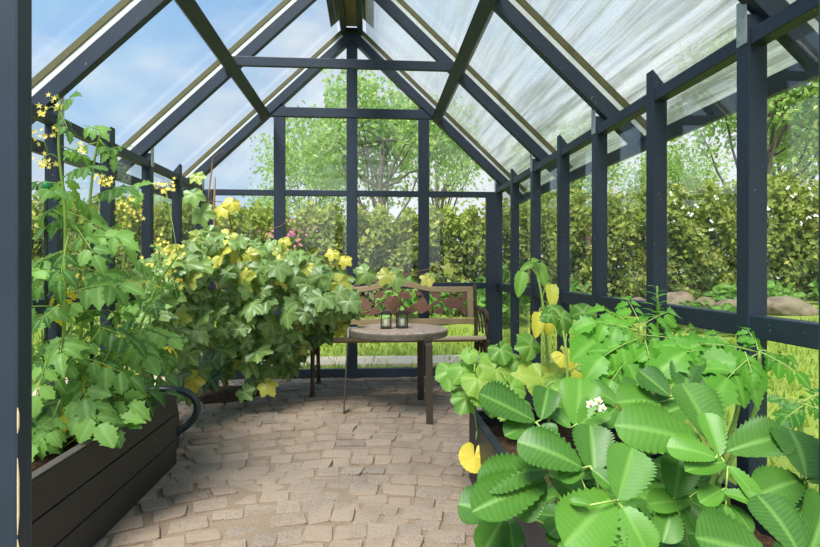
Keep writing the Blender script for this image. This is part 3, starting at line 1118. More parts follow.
# ------------------------------------------------------------------ plant supports in the left planter
for (px, pyt, Y, lab) in ((46, 186, 2.22, 'dark green plant stake with bright green ball cap, nearest the left door post'), (92, 217, 2.42, 'shorter dark green plant stake with green ball cap among the tomato leaves')):
    p = at(px, pyt, Y)
    st = thing('plant_stake', lab, 'plant stake', (p[0], p[1], SOIL_L), 'green capped stakes in the left planter')
    hgt = p[2] - SOIL_L
    b = MB()
    zz = np.linspace(0.004, hgt, 60)
    b.tube(np.stack([zz * 0, zz * 0, zz], 1), .0065 + .0016 * (np.arange(60) % 3 == 0), 8)
    b.build('pole', M['stake'], st)
    MB().lathe([(.001, -.022), (.009, -.02), (.017, -.010), (.019, 0), (.016, .010), (.009, .017), (.001, .019)], (0, 0, hgt), 16).build('ball_cap', M['greenball'], st, smooth=True)

# ------------------------------------------------------------------ tomato plants, left
TG = 'tomato plants in the left planter'
specs = [
    # label, Y, stem pixels, leaf size, n skip
    ('tall tomato plant reaching the roof plate with yellow flowers, beside the left door post', 2.12, [(62, 468), (64, 330), (66, 210), (58, 150), (60, 100)], .24),
    ('tomato plant with a bare arching top, second from the left door post', 2.28, [(84, 450), (80, 330), (88, 220), (94, 160), (102, 128)], .25),
    ('leafy tomato plant in front of the short post, middle of the planter', 2.47, [(100, 435), (114, 340), (124, 260), (128, 205)], .26),
    ('tomato plant leaning right towards the grapevine with yellow flower sprays', 2.68, [(112, 415), (138, 330), (160, 280), (178, 255)], .24),
    ('low tomato plant with yellowing leaves hanging over the planter edge', 2.20, [(52, 450), (46, 390), (42, 330)], .24),
    ('bushy tomato plant at the far corner of the black planter', 2.76, [(132, 410), (148, 345), (152, 290), (160, 250)], .25),
]


def keep_in(v, lo=-1.44, hi=9):
    v = np.array(v)
    v[0] = min(max(v[0], lo), hi)
    return v


TOMP = []
for idx, (lab, Y, px, ls) in enumerate(specs):
    pts = [at(x, y, Y + random.uniform(-.03, .03)) for x, y in px]
    pts[0][2] = SOIL_L + .001
    pts[0][0] = max(pts[0][0], -1.40)
    pts = np.array([keep_in(p) for p in pts])
    base = pts[0].copy()
    pl_ = thing('tomato_plant', lab, 'tomato plant', base, TG)
    tt = np.linspace(0, len(pts) - 1, 22)
    sp = np.stack([np.interp(tt, np.arange(len(pts)), pts[:, k]) for k in range(3)], 1)
    for _ in range(2):
        sp[1:-1] = (sp[:-2] + 2 * sp[1:-1] + sp[2:]) / 4
    bs, bl, bf = MB(), MB(), MB()
    bs.tube(sp, np.linspace(.008, .0035, 22), 7)
    top = sp[-1][2]
    nleaf = int((top - base[2]) / .036) + 6
    for k in range(nleaf):
        f = (k + .5) / nleaf
        p = np.array([np.interp(f * 21, np.arange(22), sp[:, c]) for c in range(3)])
        if f > .42 and random.random() < .6 + .3 * (f - .42): continue
        if idx == 5 and f < .3: continue
        az = k * 2.4 + idx
        L = ls * random.uniform(.75, 1.15) * (1 - .72 * max(0, f - .45) / .55)
        out = np.array([math.cos(az), math.sin(az), 0])
        tip = p + out * L * .85 + np.array([0, 0, random.uniform(-.10, .08) - .03])
        tip = keep_in(tip, -1.40)
        tip[2] = max(tip[2], SOIL_L + .07 if tip[0] < -1.05 else SOIL_L + .13)
        age = 0.0
        if f < .35 and random.random() < .07: age = random.uniform(.5, 1)
        n = nrm(out * .35 + np.array([.0, -.45, .9]) + rng.uniform(-.2, .2, 3))
        compound(bl, bs, p, tip, n, TOM, pairs=2 if f > .8 else 3, size=.36, age=age, sag=.06, hang=.35)
    # yellow flower trusses
    TOMP.append((pl_, base, bs, bl, bf))
fl = {0: [(45, 112, 2.1), (56, 100, 2.1), (52, 132, 2.12), (42, 160, 2.1), (48, 165, 2.12), (40, 140, 2.08)], 2: [(125, 208, 2.47), (138, 215, 2.47), (128, 222, 2.47), (134, 205, 2.47), (100, 180, 2.4), (105, 178, 2.4)],
      3: [(165, 188, 2.75), (172, 184, 2.75), (160, 184, 2.75), (172, 275, 2.68), (176, 284, 2.68), (180, 250, 2.68), (170, 248, 2.68), (172, 262, 2.68)], 5: [(160, 240, 2.76), (146, 262, 2.76)], 1: [(75, 276, 2.2), (78, 150, 2.25)], 4: []}
for idx, lst in fl.items():
    pl_, base, bs, bl, bf = TOMP[idx]
    for x, y, Y in lst:
        c = at(x, y, Y)
        # truss stalk to the nearest stem point
        V = np.concatenate(bs.V)
        d2 = ((V - c) ** 2).sum(1)
        bs.tube(curve(V[d2.argmin()], c, .02, 6), .0018, 5)
        for k in range(7):
            off = rng.uniform(-.028, .028, 3)
            flower(bf, c + off, (random.uniform(-.5, .5), -1, random.uniform(-.4, .6)), random.uniform(.009, .015))
# leaves hanging over the planter edge, and yellow ones
for (bx, by_, tx, ty, Y, age, k) in ((92, 392, 112, 428, 2.15, 0, 4), (88, 385, 130, 402, 2.25, 0, 4), (60, 400, 44, 440, 2.0, 0, 4), (100, 372, 70, 412, 2.15, 1.0, 4), (110, 350, 92, 385, 2.25, .9, 4), (50, 350, 36, 395, 1.98, .0, 4), (120, 330, 128, 370, 2.4, 0, 2), (80, 350, 50, 385, 2.1, 0, 4), (100, 330, 75, 360, 2.2, 0, 4),
                                     (75, 225, 95, 255, 2.05, 0, 1), (68, 235, 60, 280, 2.0, 0, 0), (62, 110, 72, 95, 2.1, 0, 0), (84, 125, 100, 130, 2.25, 0, 1), (90, 235, 122, 238, 2.1, 0, 1), (66, 300, 40, 320, 2.0, 0, 0), (128, 205, 140, 186, 2.5, 0, 2)):
    pl_, base, bs, bl, bf = TOMP[k]
    B_, T_ = at(bx, by_, Y), at(tx, ty, Y - .06)
    compound(bl, bs, B_, T_, nrm((.1, -.8, .6)), TOM, pairs=2, size=.42, age=age, hang=.3)
for pl_, base, bs, bl, bf in TOMP:
    bs.build('stem', M['stem'], pl_, smooth=True, origin=None).location = -base
    bl.build('leaves', M['tomato'], pl_, smooth=True).location = -base
    if bf.n:
        bf.build('blossoms', M['petal'], pl_).location = -base

# ------------------------------------------------------------------ grapevine in the far left corner
vb = np.array([-1.18, 4.55, 0.004])
vine = thing('grapevine', 'large sprawling grapevine with green and yellowing leaves filling the far left corner', 'grapevine', vb)
bl, bs = MB(), MB()
kx = [148, 165, 185, 196, 205, 214, 230, 260, 290, 315, 340, 352]
kt = [264, 256, 250, 240, 232, 232, 240, 247, 256, 268, 286, 304]
kb = [372, 392, 396, 398, 398, 400, 402, 398, 378, 348, 326, 320]
kY = [3.35, 3.5, 3.7, 3.85, 3.95, 4.0, 4.1, 4.15, 4.2, 4.25, 4.28, 4.3]
trunk = [vb, (-1.22, 4.58, .4), (-1.27, 4.66, .8), (-1.33, 4.78, 1.15), (-1.36, 4.86, 1.5), (-1.36, 4.9, 1.75)]
bs.tube(np.array(trunk), [.022, .02, .017, .014, .011, .006], 8)
cnt = 0
cents = []
while cnt < 640:
    px = random.uniform(148, 352)
    t0, b0 = np.interp(px, kx, kt), np.interp(px, kx, kb)
    v = random.random()
    if random.random() < .25: v *= .3
    py = t0 + (b0 - t0) * v
    Y = np.interp(px, kx, kY) + random.uniform(-.28, .45) - .25 * math.sin(PI * v)
    if px > 318: Y = min(Y, 4.26)
    c = at(px, py, Y)
    if c[0] < -1.36 or c[2] < .10 or c[1] > 4.92: continue
    L = random.uniform(.065, .125) * (.7 if v < .08 else 1)
    n = nrm(np.array([random.uniform(-.5, .6), -.75, .55]) + rng.uniform(-.45, .45, 3))
    dirn = nrm(np.array([random.uniform(-1, 1), random.uniform(-.4, .2), -random.uniform(.1, 1.0)]))
    dirn = nrm(dirn - (dirn @ n) * n)
    age = 0.0
    r = random.random()
    if v < .35 and r < .28: age = random.uniform(.15, .9)
    elif r < .08: age = random.uniform(.3, 1)
    tip = c + dirn * L
    if tip[0] < -1.42: continue
    put(bl, random.choice(GRAPE), c, tip, n, age, min(1, max(0, random.gauss(.45 + .25 * (1 - v), .25))))
    cents.append(c)
    cnt += 1
for (x, y, tx, ty, Y, age, rr) in ((200, 212, 204, 235, 3.9, 0, .9), (212, 236, 200, 258, 3.85, 0, .8), (226, 212, 214, 224, 3.95, .9, .9), (234, 205, 228, 220, 3.95, 1, 1), (232, 238, 220, 256, 3.9, .6, 1), (192, 196, 196, 214, 3.85, 0, 1), (195, 180, 200, 192, 3.9, .3, 1),
                                   (283, 244, 284, 256, 4.15, .9, 1), (272, 246, 268, 258, 4.15, 0, 1), (334, 256, 330, 268, 4.2, 1, 1), (346, 262, 342, 275, 4.2, 1, 1), (310, 268, 296, 284, 4.1, .7, 1), (350, 280, 334, 296, 4.22, 0, .7), (372, 274, 356, 290, 4.25, 0, .8), (402, 278, 382, 292, 4.6, 0, .9), (390, 276, 380, 292, 4.6, .6, .8), (432, 282, 421, 291, 4.6, .8, .9), (452, 272, 444, 280, 4.6, .6, .9), (345, 330, 336, 345, 4.2, .9, .6), (330, 336, 318, 352, 4.2, 0, .2), (300, 345, 292, 366, 4.0, .3, .4), (262, 388, 275, 402, 3.8, .7, .5), (240, 395, 252, 408, 3.8, 0, .8), (160, 355, 170, 372, 3.4, .3, 1)):
    c, tp = at(x, y, Y), at(tx, ty, Y - .05)
    put(bl, random.choice(GRAPE), c + (tp - c) * .35, tp, nrm((random.uniform(-.3, .3), -.9, .45)), age, rr)
    cents.append(c)
cents = np.array(cents)
ends = [at(330, 290, 4.2), at(352, 268, 4.22), at(270, 260, 4.1), at(230, 330, 3.8), at(160, 300, 3.4), at(185, 250, 3.6), at(300, 330, 4.05), at(255, 390, 3.85), at(180, 380, 3.6), at(235, 205, 3.95), at(452, 272, 4.62), at(290, 226, 4.1)]
for e in ends:
    s0 = np.array(trunk[random.randint(1, 3)])
    bs.tube(curve(s0, e, .06, 9, .03), np.linspace(.009, .003, 9), 6)
bs.tube(np.array([at(198, 330, 3.8), at(204, 260, 3.9), at(209, 200, 4.0), at(213, 165, 4.1), at(224, 158, 4.15)]), .0055, 6)
for c in cents[::2]:
    k = np.argsort(((cents - c) ** 2).sum(1))[random.randint(2, 6)]
    bs.tube(curve(c, cents[k] * .6 + c * .4 + rng.uniform(-.03, .03, 3), .01, 4), .0018, 4)
bs.build('canes', M['cane'], vine, smooth=True).location = -vb
bl.build('leaves', M['vine'], vine, smooth=True).location = -vb
# dark heap added in place of the shadow round the vine's foot
b = MB()
b.lathe([(.30, -.002), (.26, .02), (.16, .045), (.05, .055)], (-1.13, 4.45, 0), 28, wob=lambda a: .12 * np.sin(3 * a) + .08 * np.sin(7 * a + 1))
so = b.build('shade_heap', M['soil'], None, smooth=True)
tag(so, 'dark low heap in place of shadow on the paving at the foot of the grapevine', 'soil')
vine.location.z = .058

# ------------------------------------------------------------------ strawberry plants, right foreground
SG = 'strawberry plants in the right planter'
straw = {
    'A': ('strawberry plant with big upright glossy leaves, centre of the right planter', (.70, 1.12), .95, (718, 452), [((714, 444), (688, 380), .86, .4, .06), ((704, 446), (632, 414), .62, .6, .03), ((726, 452), (790, 430), .66, .3, .05), ((720, 456), (706, 412), .6, .75, -.02), ((716, 458), (674, 440), .7, .85, -.04), ((724, 462), (690, 466), .6, .7, -.03)]),
    'J': ('small strawberry plant with narrow bright folded leaves below the big upright leaves', (.68, .98), .93, (726, 488), [((728, 466), (766, 500), .55, .8), ((722, 492), (764, 503), .5, .75), ((722, 490), (702, 500), .7, .8), ((726, 505), (716, 540), .7, .5), ((730, 505), (756, 530), .7, .4)]),
    'B': ('strawberry plant with three broad bright leaves, lowest front of the right planter', (.58, .94), .88, (617, 500), [((618, 500), (634, 447), .85, .6), ((611, 497), (570, 540), .8, .75), ((590, 505), (570, 500), .6, .6), ((622, 506), (650, 550), .9, .75), ((612, 506), (602, 552), .8, .7)]),
    'C': ('strawberry plant with dark blue green ribbed leaves behind the front row', (.60, 1.16), 1.08, (590, 466), [((594, 474), (592, 422), .8, .25), ((582, 468), (527, 434), .7, .2), ((592, 470), (612, 484), .9, .35), ((584, 470), (560, 476), .8, .4)]),
    'D': ('strawberry plant with two dark leaves beside the pale cucumber leaves', (.60, 1.42), 1.38, (536, 422), [((535, 421), (480, 392), .62, .1), ((541, 420), (549, 385), .75, .15), ((533, 424), (507, 432), .8, .3), ((540, 426), (558, 432), .8, .3)]),
    'E': ('strawberry plant with long leaves reaching over the path side of the planter', (.60, 1.25), 1.16, (548, 474), [((549, 469), (486, 470), .5, .25), ((546, 480), (476, 505), .55, .35), ((549, 472), (580, 496), .7, .45), ((545, 484), (520, 512), .7, .5)]),
    'F': ('strawberry runner with round dark leaves dangling over the planter side', (.55, 1.30), 1.24, (500, 514), [((500, 513), (458, 503), .95, .15), ((504, 516), (486, 550), .85, .35), ((508, 515), (514, 550), .75, .35)]),
    'G': ('strawberry plant with one tall pale upright leaf and white flowers', (.66, 1.50), 1.40, (577, 424), [((576, 427), (584, 372), .72, .85), ((579, 426), (603, 403), .8, .7), ((570, 428), (552, 410), .8, .5)]),
    'H': ('strawberry plant with huge dark leaves in the nearest right corner', (.62, .74), .72, (780, 556), [((800, 556), (770, 492), .9, .15), ((768, 556), (698, 536), .75, .2), ((806, 560), (836, 500), .8, .15)]),
    'I': ('strawberry plant with upright dark leaves against the right door jamb', (.88, 1.02), .95, (806, 476), [((806, 478), (800, 424), .95, .2), ((802, 480), (766, 487), .7, .3), ((808, 482), (826, 470), .8, .3), ((802, 484), (790, 502), .8, .4)]),
    'K': ('strawberry plant with medium leaves tucked between the two biggest plants', (.68, 1.10), 1.02, (676, 496), [((674, 498), (682, 456), .85, .4), ((692, 500), (648, 503), .55, .75), ((680, 502), (700, 530), .8, .6), ((672, 506), (664, 540), .8, .55), ((690, 508), (712, 522), .8, .5)]),
    'M': ('dark leaved strawberry plant in the shade behind the big upright leaves', (.78, 1.42), 1.30, (682, 396), [((670, 396), (640, 370), .9, .0), ((684, 396), (690, 362), .9, .05), ((694, 394), (724, 372), .8, .05), ((660, 402), (620, 398), .8, .5), ((690, 404), (650, 416), .7, .3)]),
    'N': ('leafy strawberry plant behind the dark blue green one, near the white flowers', (.80, 1.65), 1.52, (620, 402), [((618, 404), (588, 385), .8, .5), ((624, 402), (640, 380), .8, .3), ((622, 408), (662, 402), .75, .6), ((616, 408), (600, 424), .8, .3)]),
}
fill_at = {'A': 8, 'J': 9, 'B': 10, 'C': 9, 'D': 8, 'E': 9, 'F': 4, 'G': 7, 'H': 4, 'I': 8, 'K': 10, 'M': 8, 'N': 8}
for key, (lab, (bx, by_), Y, jn, leaves) in straw.items():
    base = np.array([bx, by_, SOIL_R + .002])
    pl_ = thing('strawberry_plant', lab, 'strawberry plant', base, SG)
    bl, bs = MB(), MB()
    bs.tube([base, base + (0, 0, .035)], [.014, .010], 8)
    J = at(jn[0], jn[1], Y)
    k = 9
    for lf in leaves:
        (b0, t0, asp, rnd) = lf[:4]
        B_ = at(b0[0], b0[1], Y + (lf[4] if len(lf) > 4 else random.uniform(-.02, .02)))
        # blade plane faces up and towards the door, leaning with the direction it points
        dx = (t0[0] - b0[0]) / 60.0
        up = (b0[1] - t0[1]) / 60.0
        n = nrm((-.25 * dx + random.uniform(-.15, .15), -.55 - .35 * max(0, up), .75 - .2 * abs(up)))
        T_ = on_plane(t0[0], t0[1], B_, n)
        L = np.linalg.norm(T_ - B_)
        if L > .19: T_ = B_ + (T_ - B_) * .19 / L
        put(bl, STRAW[random.randint(0, 3)], B_, T_, n, 0, rnd + random.uniform(-.05, .05), wscale=asp / .84)
        if np.linalg.norm(B_ - J) > .004:
            bs.tube(curve(J, B_, 0, 3), .0018, 5)
    P = curve(base + (0, 0, .03), J, .03, 9)
    bs.tube(P, np.linspace(.0035, .0026, 9), 6)
    for q in range(fill_at[key]):
        a = random.uniform(0, 2 * PI)
        r = random.uniform(.06, .17)
        j2 = base + np.array([math.cos(a) * r, math.sin(a) * r + .03, random.uniform(.06, .17)])
        j2[0] = min(max(j2[0], .46), 1.08); j2[1] = max(j2[1], .62)
        if j2[1] < .95: j2[0] = min(j2[0], .56)
        bs.tube(curve(base + (0, 0, .03), j2, .02, 6), .0022, 5)
        a0 = a + random.uniform(-.5, .5)
        for da in (-1.25, 0, 1.25):
            d = np.array([math.cos(a0 + da), math.sin(a0 + da), random.uniform(-.15, .25)])
            L = random.uniform(.06, .085)
            t_ = j2 + nrm(d) * L
            if t_[0] > 1.13 or t_[2] < SOIL_R + .02: continue
            put(bl, STRAW[random.randint(0, 3)], j2, t_, nrm((0, -.35, 1) + rng.uniform(-.3, .3, 3)), 0, random.uniform(.1, .75))
    bs.build('stem', M['stem_pale'], pl_, smooth=True).location = -base
    bl.build('leaves', M['straw'], pl_, smooth=True).location = -base
    fls = {'G': [(598, 401), (590, 404), (602, 408)], 'N': [(619, 419)]}.get(key, [])
    if fls:
        bf, bc = MB(), MB()
        for x, y in fls:
            c = at(x, y, Y - .02)
            for q in range(5):
                a = q * 2 * PI / 5
                d = np.array([math.cos(a), -.15, math.sin(a)])
                put(bf, DIAMOND, c, c + d * .013, (0, -1, .3), wscale=1.6)
            bc.lathe([(.001, -.002), (.004, -.001), (.0035, .003), (.001, .004)], c + (0, -.004, 0), 8)
        bf.build('flower_petals', M['petal_white'], pl_).location = -base
        bc.build('flower_centre', M['petal'], pl_).location = -base

# ------------------------------------------------------------------ cucumber plants, right middle
def palm_plant(label, name, cat, base, Y0_, leaves, stems, tpl, mat, flowers=(), extra=None):
    base = np.array(base)
    pl_ = thing(name, label, cat, base)
    bl, bs, bf = MB(), MB(), MB()
    stempts = []
    for st in stems:
        P = np.array([base + (0, 0, .001)] + [at(x, y, Yv) for x, y, Yv in st])
        tt = np.linspace(0, len(P) - 1, 18)
        P = np.stack([np.interp(tt, np.arange(len(P)), P[:, k]) for k in range(3)], 1)
        for _ in range(3): P[1:-1] = (P[:-2] + 2 * P[1:-1] + P[2:]) / 4
        bs.tube(P, np.linspace(.008, .004, 18), 7)
        stempts.append(P)
    SP = np.concatenate(stempts)
    for lf in leaves:
        (bx, by_, tx, ty, age, rnd) = lf[:6]
        Y = lf[6] if len(lf) > 6 else Y0_
        tp = lf[7] if len(lf) > 7 else tpl
        B_ = at(bx, by_, Y + random.uniform(-.05, .05))
        dx = (tx - bx) / 40.0
        n = nrm((-.3 * dx + random.uniform(-.25, .25), -.8, .6 + random.uniform(-.2, .2)))
        T_ = on_plane(tx, ty, B_, n)
        L = np.linalg.norm(T_ - B_)
        mx = .125 if tp is SQ else .14 if tp is ROUND else .105
        if L > mx: T_ = B_ + (T_ - B_) * mx / L
        if tp is ROUND:
            mid = (B_ + T_) / 2
            put(bl, tp[0], mid, T_, n, age, rnd)
        elif tp is SQ:
            put(bl, random.choice(tp), B_ + (T_ - B_) * .3, T_, n, age, rnd)
        else:
            put(bl, random.choice(tp), B_, T_, n, age, rnd)
        d2 = ((SP - B_ - np.array([0, 0, -.05])) ** 2).sum(1)
        bs.tube(curve(SP[d2.argmin()], B_, .03, 6), .0026, 5)
    for x, y, Yv in flowers:
        c = at(x, y, Yv)
        for q in range(2): flower(bf, c + rng.uniform(-.012, .012, 3), (random.uniform(-.5, .5), -1, .3), .03)
        d2 = ((SP - c) ** 2).sum(1)
        bs.tube(curve(SP[d2.argmin()], c, .02, 5), .002, 5)
    bs.build('stem', M['stem_pale'], pl_, smooth=True).location = -base
    bl.build('leaves', M[mat], pl_, smooth=True).location = -base
    if bf.n: bf.build('blossoms', M['petal'], pl_).location = -base
    return pl_


DROOP = [grid_leaf(12, 3, .55, .35, .05, .1, .35, .5, .01, .6, .04, .2)]
palm_plant('tall wilting seedling with drooping pale leaves and hanging yellow ones before the right glass', 'sunflower_plant', 'seedling', (.80, 2.42, SOIL_R + .001), 2.35,
           [(523, 271, 517, 302, 0, .8, 2.35, DROOP), (535, 264, 522, 266, 0, .7, 2.35, DROOP), (537, 263, 547, 282, 0, .75, 2.33, DROOP), (532, 262, 541, 256, 0, .6, 2.36, DROOP), (539, 312, 537, 338, .8, 1, 2.33, DROOP), (544, 310, 553, 340, .95, 1, 2.34, DROOP), (551, 284, 554, 302, .6, 1, 2.36, DROOP), (548, 385, 560, 362, .3, .8, 2.36, SQ)],
           [[(549, 380, 2.40), (545, 320, 2.36), (540, 284, 2.35), (533, 263, 2.35)]], DROOP, 'squash')
palm_plant('cucumber plant with broad pale green leaves spilling over the far end of the planter', 'cucumber_plant', 'cucumber plant', (.62, 2.45, SOIL_R + .001), 2.40,
           [(453, 364, 448, 400, 0, .6), (460, 362, 472, 384, 0, .7), (474, 372, 492, 404, .1, .8, 2.35), (482, 380, 474, 424, 0, .5, 2.3), (500, 364, 476, 390, .1, .7), (506, 380, 520, 404, 0, .8, 2.3), (512, 362, 530, 386, .3, .9), (498, 344, 506, 362, 0, .3), (536, 352, 520, 332, 0, .4), (528, 378, 562, 364, .55, .8, 2.3), (470, 350, 468, 364, 0, .9), (522, 400, 500, 418, 0, .6, 2.3), (468, 392, 462, 412, 0, .3, 2.38), (490, 398, 506, 414, 0, .4, 2.36), (476, 440, 473, 474, 1.2, 1, 2.36, ROUND), (520, 356, 504, 376, 0, .5), (545, 372, 530, 396, .2, .8, 2.3), (478, 356, 488, 374, 0, .8)],
           [[(520, 400, 2.42), (490, 372, 2.4), (462, 360, 2.4)], [(525, 400, 2.42), (525, 350, 2.4)], [(500, 440, 2.42), (478, 436, 2.38)]], SQ, 'squash', [(516, 442, 2.38), (524, 436, 2.38), (512, 452, 2.36)])
palm_plant('cucumber plant with one pale round leaf and a dark one below the glass rail', 'cucumber_plant', 'cucumber plant', (.88, 2.15, SOIL_R + .001), 2.15,
           [(567, 336, 566, 316, .55, 1, 2.15, ROUND), (556, 322, 574, 300, 0, .1, 2.2), (548, 312, 556, 322, 0, .2, 2.2), (545, 388, 578, 398, 0, .6), (562, 392, 578, 370, .1, .7), (586, 370, 604, 348, 0, .6), (570, 372, 590, 356, .6, .9), (590, 384, 610, 372, 0, .3), (560, 350, 574, 366, .8, 1), (596, 350, 610, 366, 0, .5), (580, 318, 590, 300, 0, .2, 2.2), (610, 372, 636, 362, 0, .5)],
           [[(568, 390, 2.16), (566, 345, 2.15), (560, 318, 2.18)], [(590, 390, 2.15), (592, 352, 2.15)]], SQ, 'squash')

# ------------------------------------------------------------------ compound-leaved plants by the right glass
def comp_plant(label, base, stems, leaves, size=.5, pairs=3, name='leafy_plant', cat='plant', tpl=TOM):
    base = np.array(base)
    pl_ = thing(name, label, cat, base)
    bl, bs = MB(), MB()
    for st in stems:
        P = np.array([base + (0, 0, .001)] + [at(*s) for s in st])
        tt = np.linspace(0, len(P) - 1, 14)
        P = np.stack([np.interp(tt, np.arange(len(P)), P[:, k]) for k in range(3)], 1)
        bs.tube(P, np.linspace(.0075, .005, 14), 7)
    for (bx, by_, tx, ty, Y, rnd) in leaves:
        B_ = at(bx, by_, Y)
        n = nrm((random.uniform(-.2, .2) - .2 * (tx - bx) / 50, -.65, .75))
        T_ = on_plane(tx, ty, B_, n)
        L = np.linalg.norm(T_ - B_)
        if L > .24: T_ = B_ + (T_ - B_) * .24 / L
        T_[0] = min(T_[0], 1.12)
        compound(bl, bs, B_, T_, n, tpl, pairs, size, 0, rnd, sag=.03, hang=.4, stem_r=.0022, wide=1.15)
    bs.build('stem', M['stem_pale'], pl_, smooth=True).location = -base
    bl.build('leaves', M['potato'], pl_, smooth=True).location = -base
    return pl_


comp_plant('bright leafy plant with toothed leaflets in front of the right rail, beside the thin spire', (.92, 1.85, SOIL_R + .001), [[(640, 380, 1.78), (641, 326, 1.74)], [(655, 380, 1.8), (672, 345, 1.76)]],
           [(640, 332, 596, 322, 1.72, .7), (641, 326, 628, 300, 1.78, .8), (641, 326, 668, 312, 1.76, .7), (640, 335, 690, 342, 1.72, .5), (640, 338, 604, 356, 1.7, .6), (641, 345, 612, 380, 1.7, .4), (672, 345, 706, 352, 1.72, .4), (672, 345, 690, 328, 1.76, .5), (672, 348, 652, 372, 1.7, .3), (645, 340, 650, 360, 1.68, .6), (640, 330, 605, 310, 1.8, .8), (672, 348, 684, 375, 1.7, .3), (641, 332, 575, 340, 1.85, .6)], .5)
comp_plant('leafy plant on two bare pale stalks spreading flat toothed leaves before the widest post', (.92, 1.50, SOIL_R + .001), [[(738, 412, 1.47), (735, 352, 1.45)], [(756, 412, 1.47), (760, 350, 1.44)]],
           [(757, 352, 700, 344, 1.44, .55), (758, 350, 806, 356, 1.42, .4), (757, 354, 728, 378, 1.4, .6), (735, 354, 700, 368, 1.42, .6), (758, 348, 748, 330, 1.5, .5), (735, 352, 686, 352, 1.46, .5), (760, 352, 796, 372, 1.38, .35), (736, 350, 716, 334, 1.5, .5), (758, 350, 782, 338, 1.48, .5), (745, 352, 752, 374, 1.38, .6)], .5)
comp_plant('low dark leafy plant beside the lower right glass, half behind the door jamb', (1.02, 1.20, SOIL_R + .001), [[(800, 430, 1.2), (803, 402, 1.18)]],
           [(803, 404, 780, 398, 1.18, .1), (803, 402, 822, 392, 1.16, .1), (803, 406, 786, 418, 1.15, .1), (803, 404, 825, 412, 1.15, .15)], .5)
base = np.array([1.0, 1.92, SOIL_R + .001])
wd_ = thing('sow_thistle', 'thin spiky weed spire with narrow leaves standing before the right rail', 'weed', base)
bl, bs = MB(), MB()
topp = at(657, 286, 1.88)
P = np.array([base, at(657, 345, 1.9), at(658, 315, 1.89), topp])
bs.tube(P, [.006, .005, .004, .003], 6)
for k in range(26):
    f = k / 26
    p = P[1] * (1 - f) + topp * f
    a = k * 2.4
    L = .085 * (1 - .55 * f)
    d = np.array([math.cos(a) * .9, math.sin(a) * .9, .55 if f > .4 else -.1])
    put(bl, NARROW[0], p, p + nrm(d) * L, nrm((0, -.3, 1)), 0, random.uniform(.3, .8))
bs.build('stem', M['stem'], wd_, smooth=True).location = -base
bl.build('leaves', M['potato'], wd_, smooth=True).location = -base

# ------------------------------------------------------------------ outside: ground rising to the hedge bank
def sstep(a, b_, x):
    t = np.clip((np.asarray(x, float) - a) / (b_ - a), 0, 1)
    return t * t * (3 - 2 * t)


def gh(x, y):
    x, y = np.asarray(x, float), np.asarray(y, float)
    dx = np.maximum(np.maximum(x - (XR + .1), (XL - .1) - x), 0)
    dy = np.maximum(y - (YE + .1), 0)
    d = np.hypot(dx, dy)
    return -.035 + sstep(.4, 7.5, d) * (.24 + .22 * sstep(1, 5, x))


n1, n2 = 90, 90
gx, gy = np.meshgrid(np.linspace(-16, 18, n1), np.linspace(-4, 26, n2), indexing='ij')
gz = gh(gx, gy) + .012 * np.sin(gx * 3.1) * np.cos(gy * 2.7)
inside = (gx > XL - .5) & (gx < XR + .5) & (gy < YE + .4)
gz = np.where(inside, -.045, gz)
i, j = np.meshgrid(np.arange(n1 - 1), np.arange(n2 - 1), indexing='ij')
q = np.stack([i * n2 + j, (i + 1) * n2 + j, (i + 1) * n2 + j + 1, i * n2 + j + 1], -1).reshape(-1, 4)
g_ = MB().add(np.stack([gx, gy, gz], -1).reshape(-1, 3), q).build('ground', M['ground'], smooth=True)
tag(g_, kind='structure')
b = MB()
b.box((-.6, YE + 1.0, -.020), (4.4, .52, .03))
b.box((XL - .75, 2.6, -.022), (1.1, 5.6, .03))
pth = b.build('gravel_path', M['gravel'])
tag(pth, kind='structure')

lush = [(.75, 9.1, 0, 1.1, 'tall bright green border plant behind the bench centre'), (2.05, 8.75, 0, 1.25, 'tall bright green border plant behind the right end of the bench'), (-.75, 9.1, 0, .8, 'bright green border plant behind the left pane over the bench'), (3.3, 8.3, 0, .9, 'bright green border plant behind the far right corner of the greenhouse'), (-3.6, 9.1, 0, 1.1, 'leafy border plant behind the corner grapevine'), (-5.6, 9.1, 0, 1.1, 'leafy border plant beyond the left wall posts'),
        (7.55, 8.2, 1, 1.3, 'low leafy ground plant behind the right edge of the widest post'), (8.95, 8.0, 1, 1.5, 'low leafy ground plant at the hedge foot midway right of the widest post'), (10.35, 7.7, 1, 1.5, 'low leafy ground plant at the far right by the hedge foot'), (7.6, 6.7, 1, 1.0, 'low leafy ground plant right of the widest post, at the front'), (9.1, 6.5, 1, 1.0, 'low leafy ground plant before the far right hedge shrub'), (6.15, 8.4, 1, 1.1, 'low leafy ground plant beside the round boulder'), (4.6, 7.1, 1, .9, 'low leafy ground plant in front of the boulders, left of the widest post')]
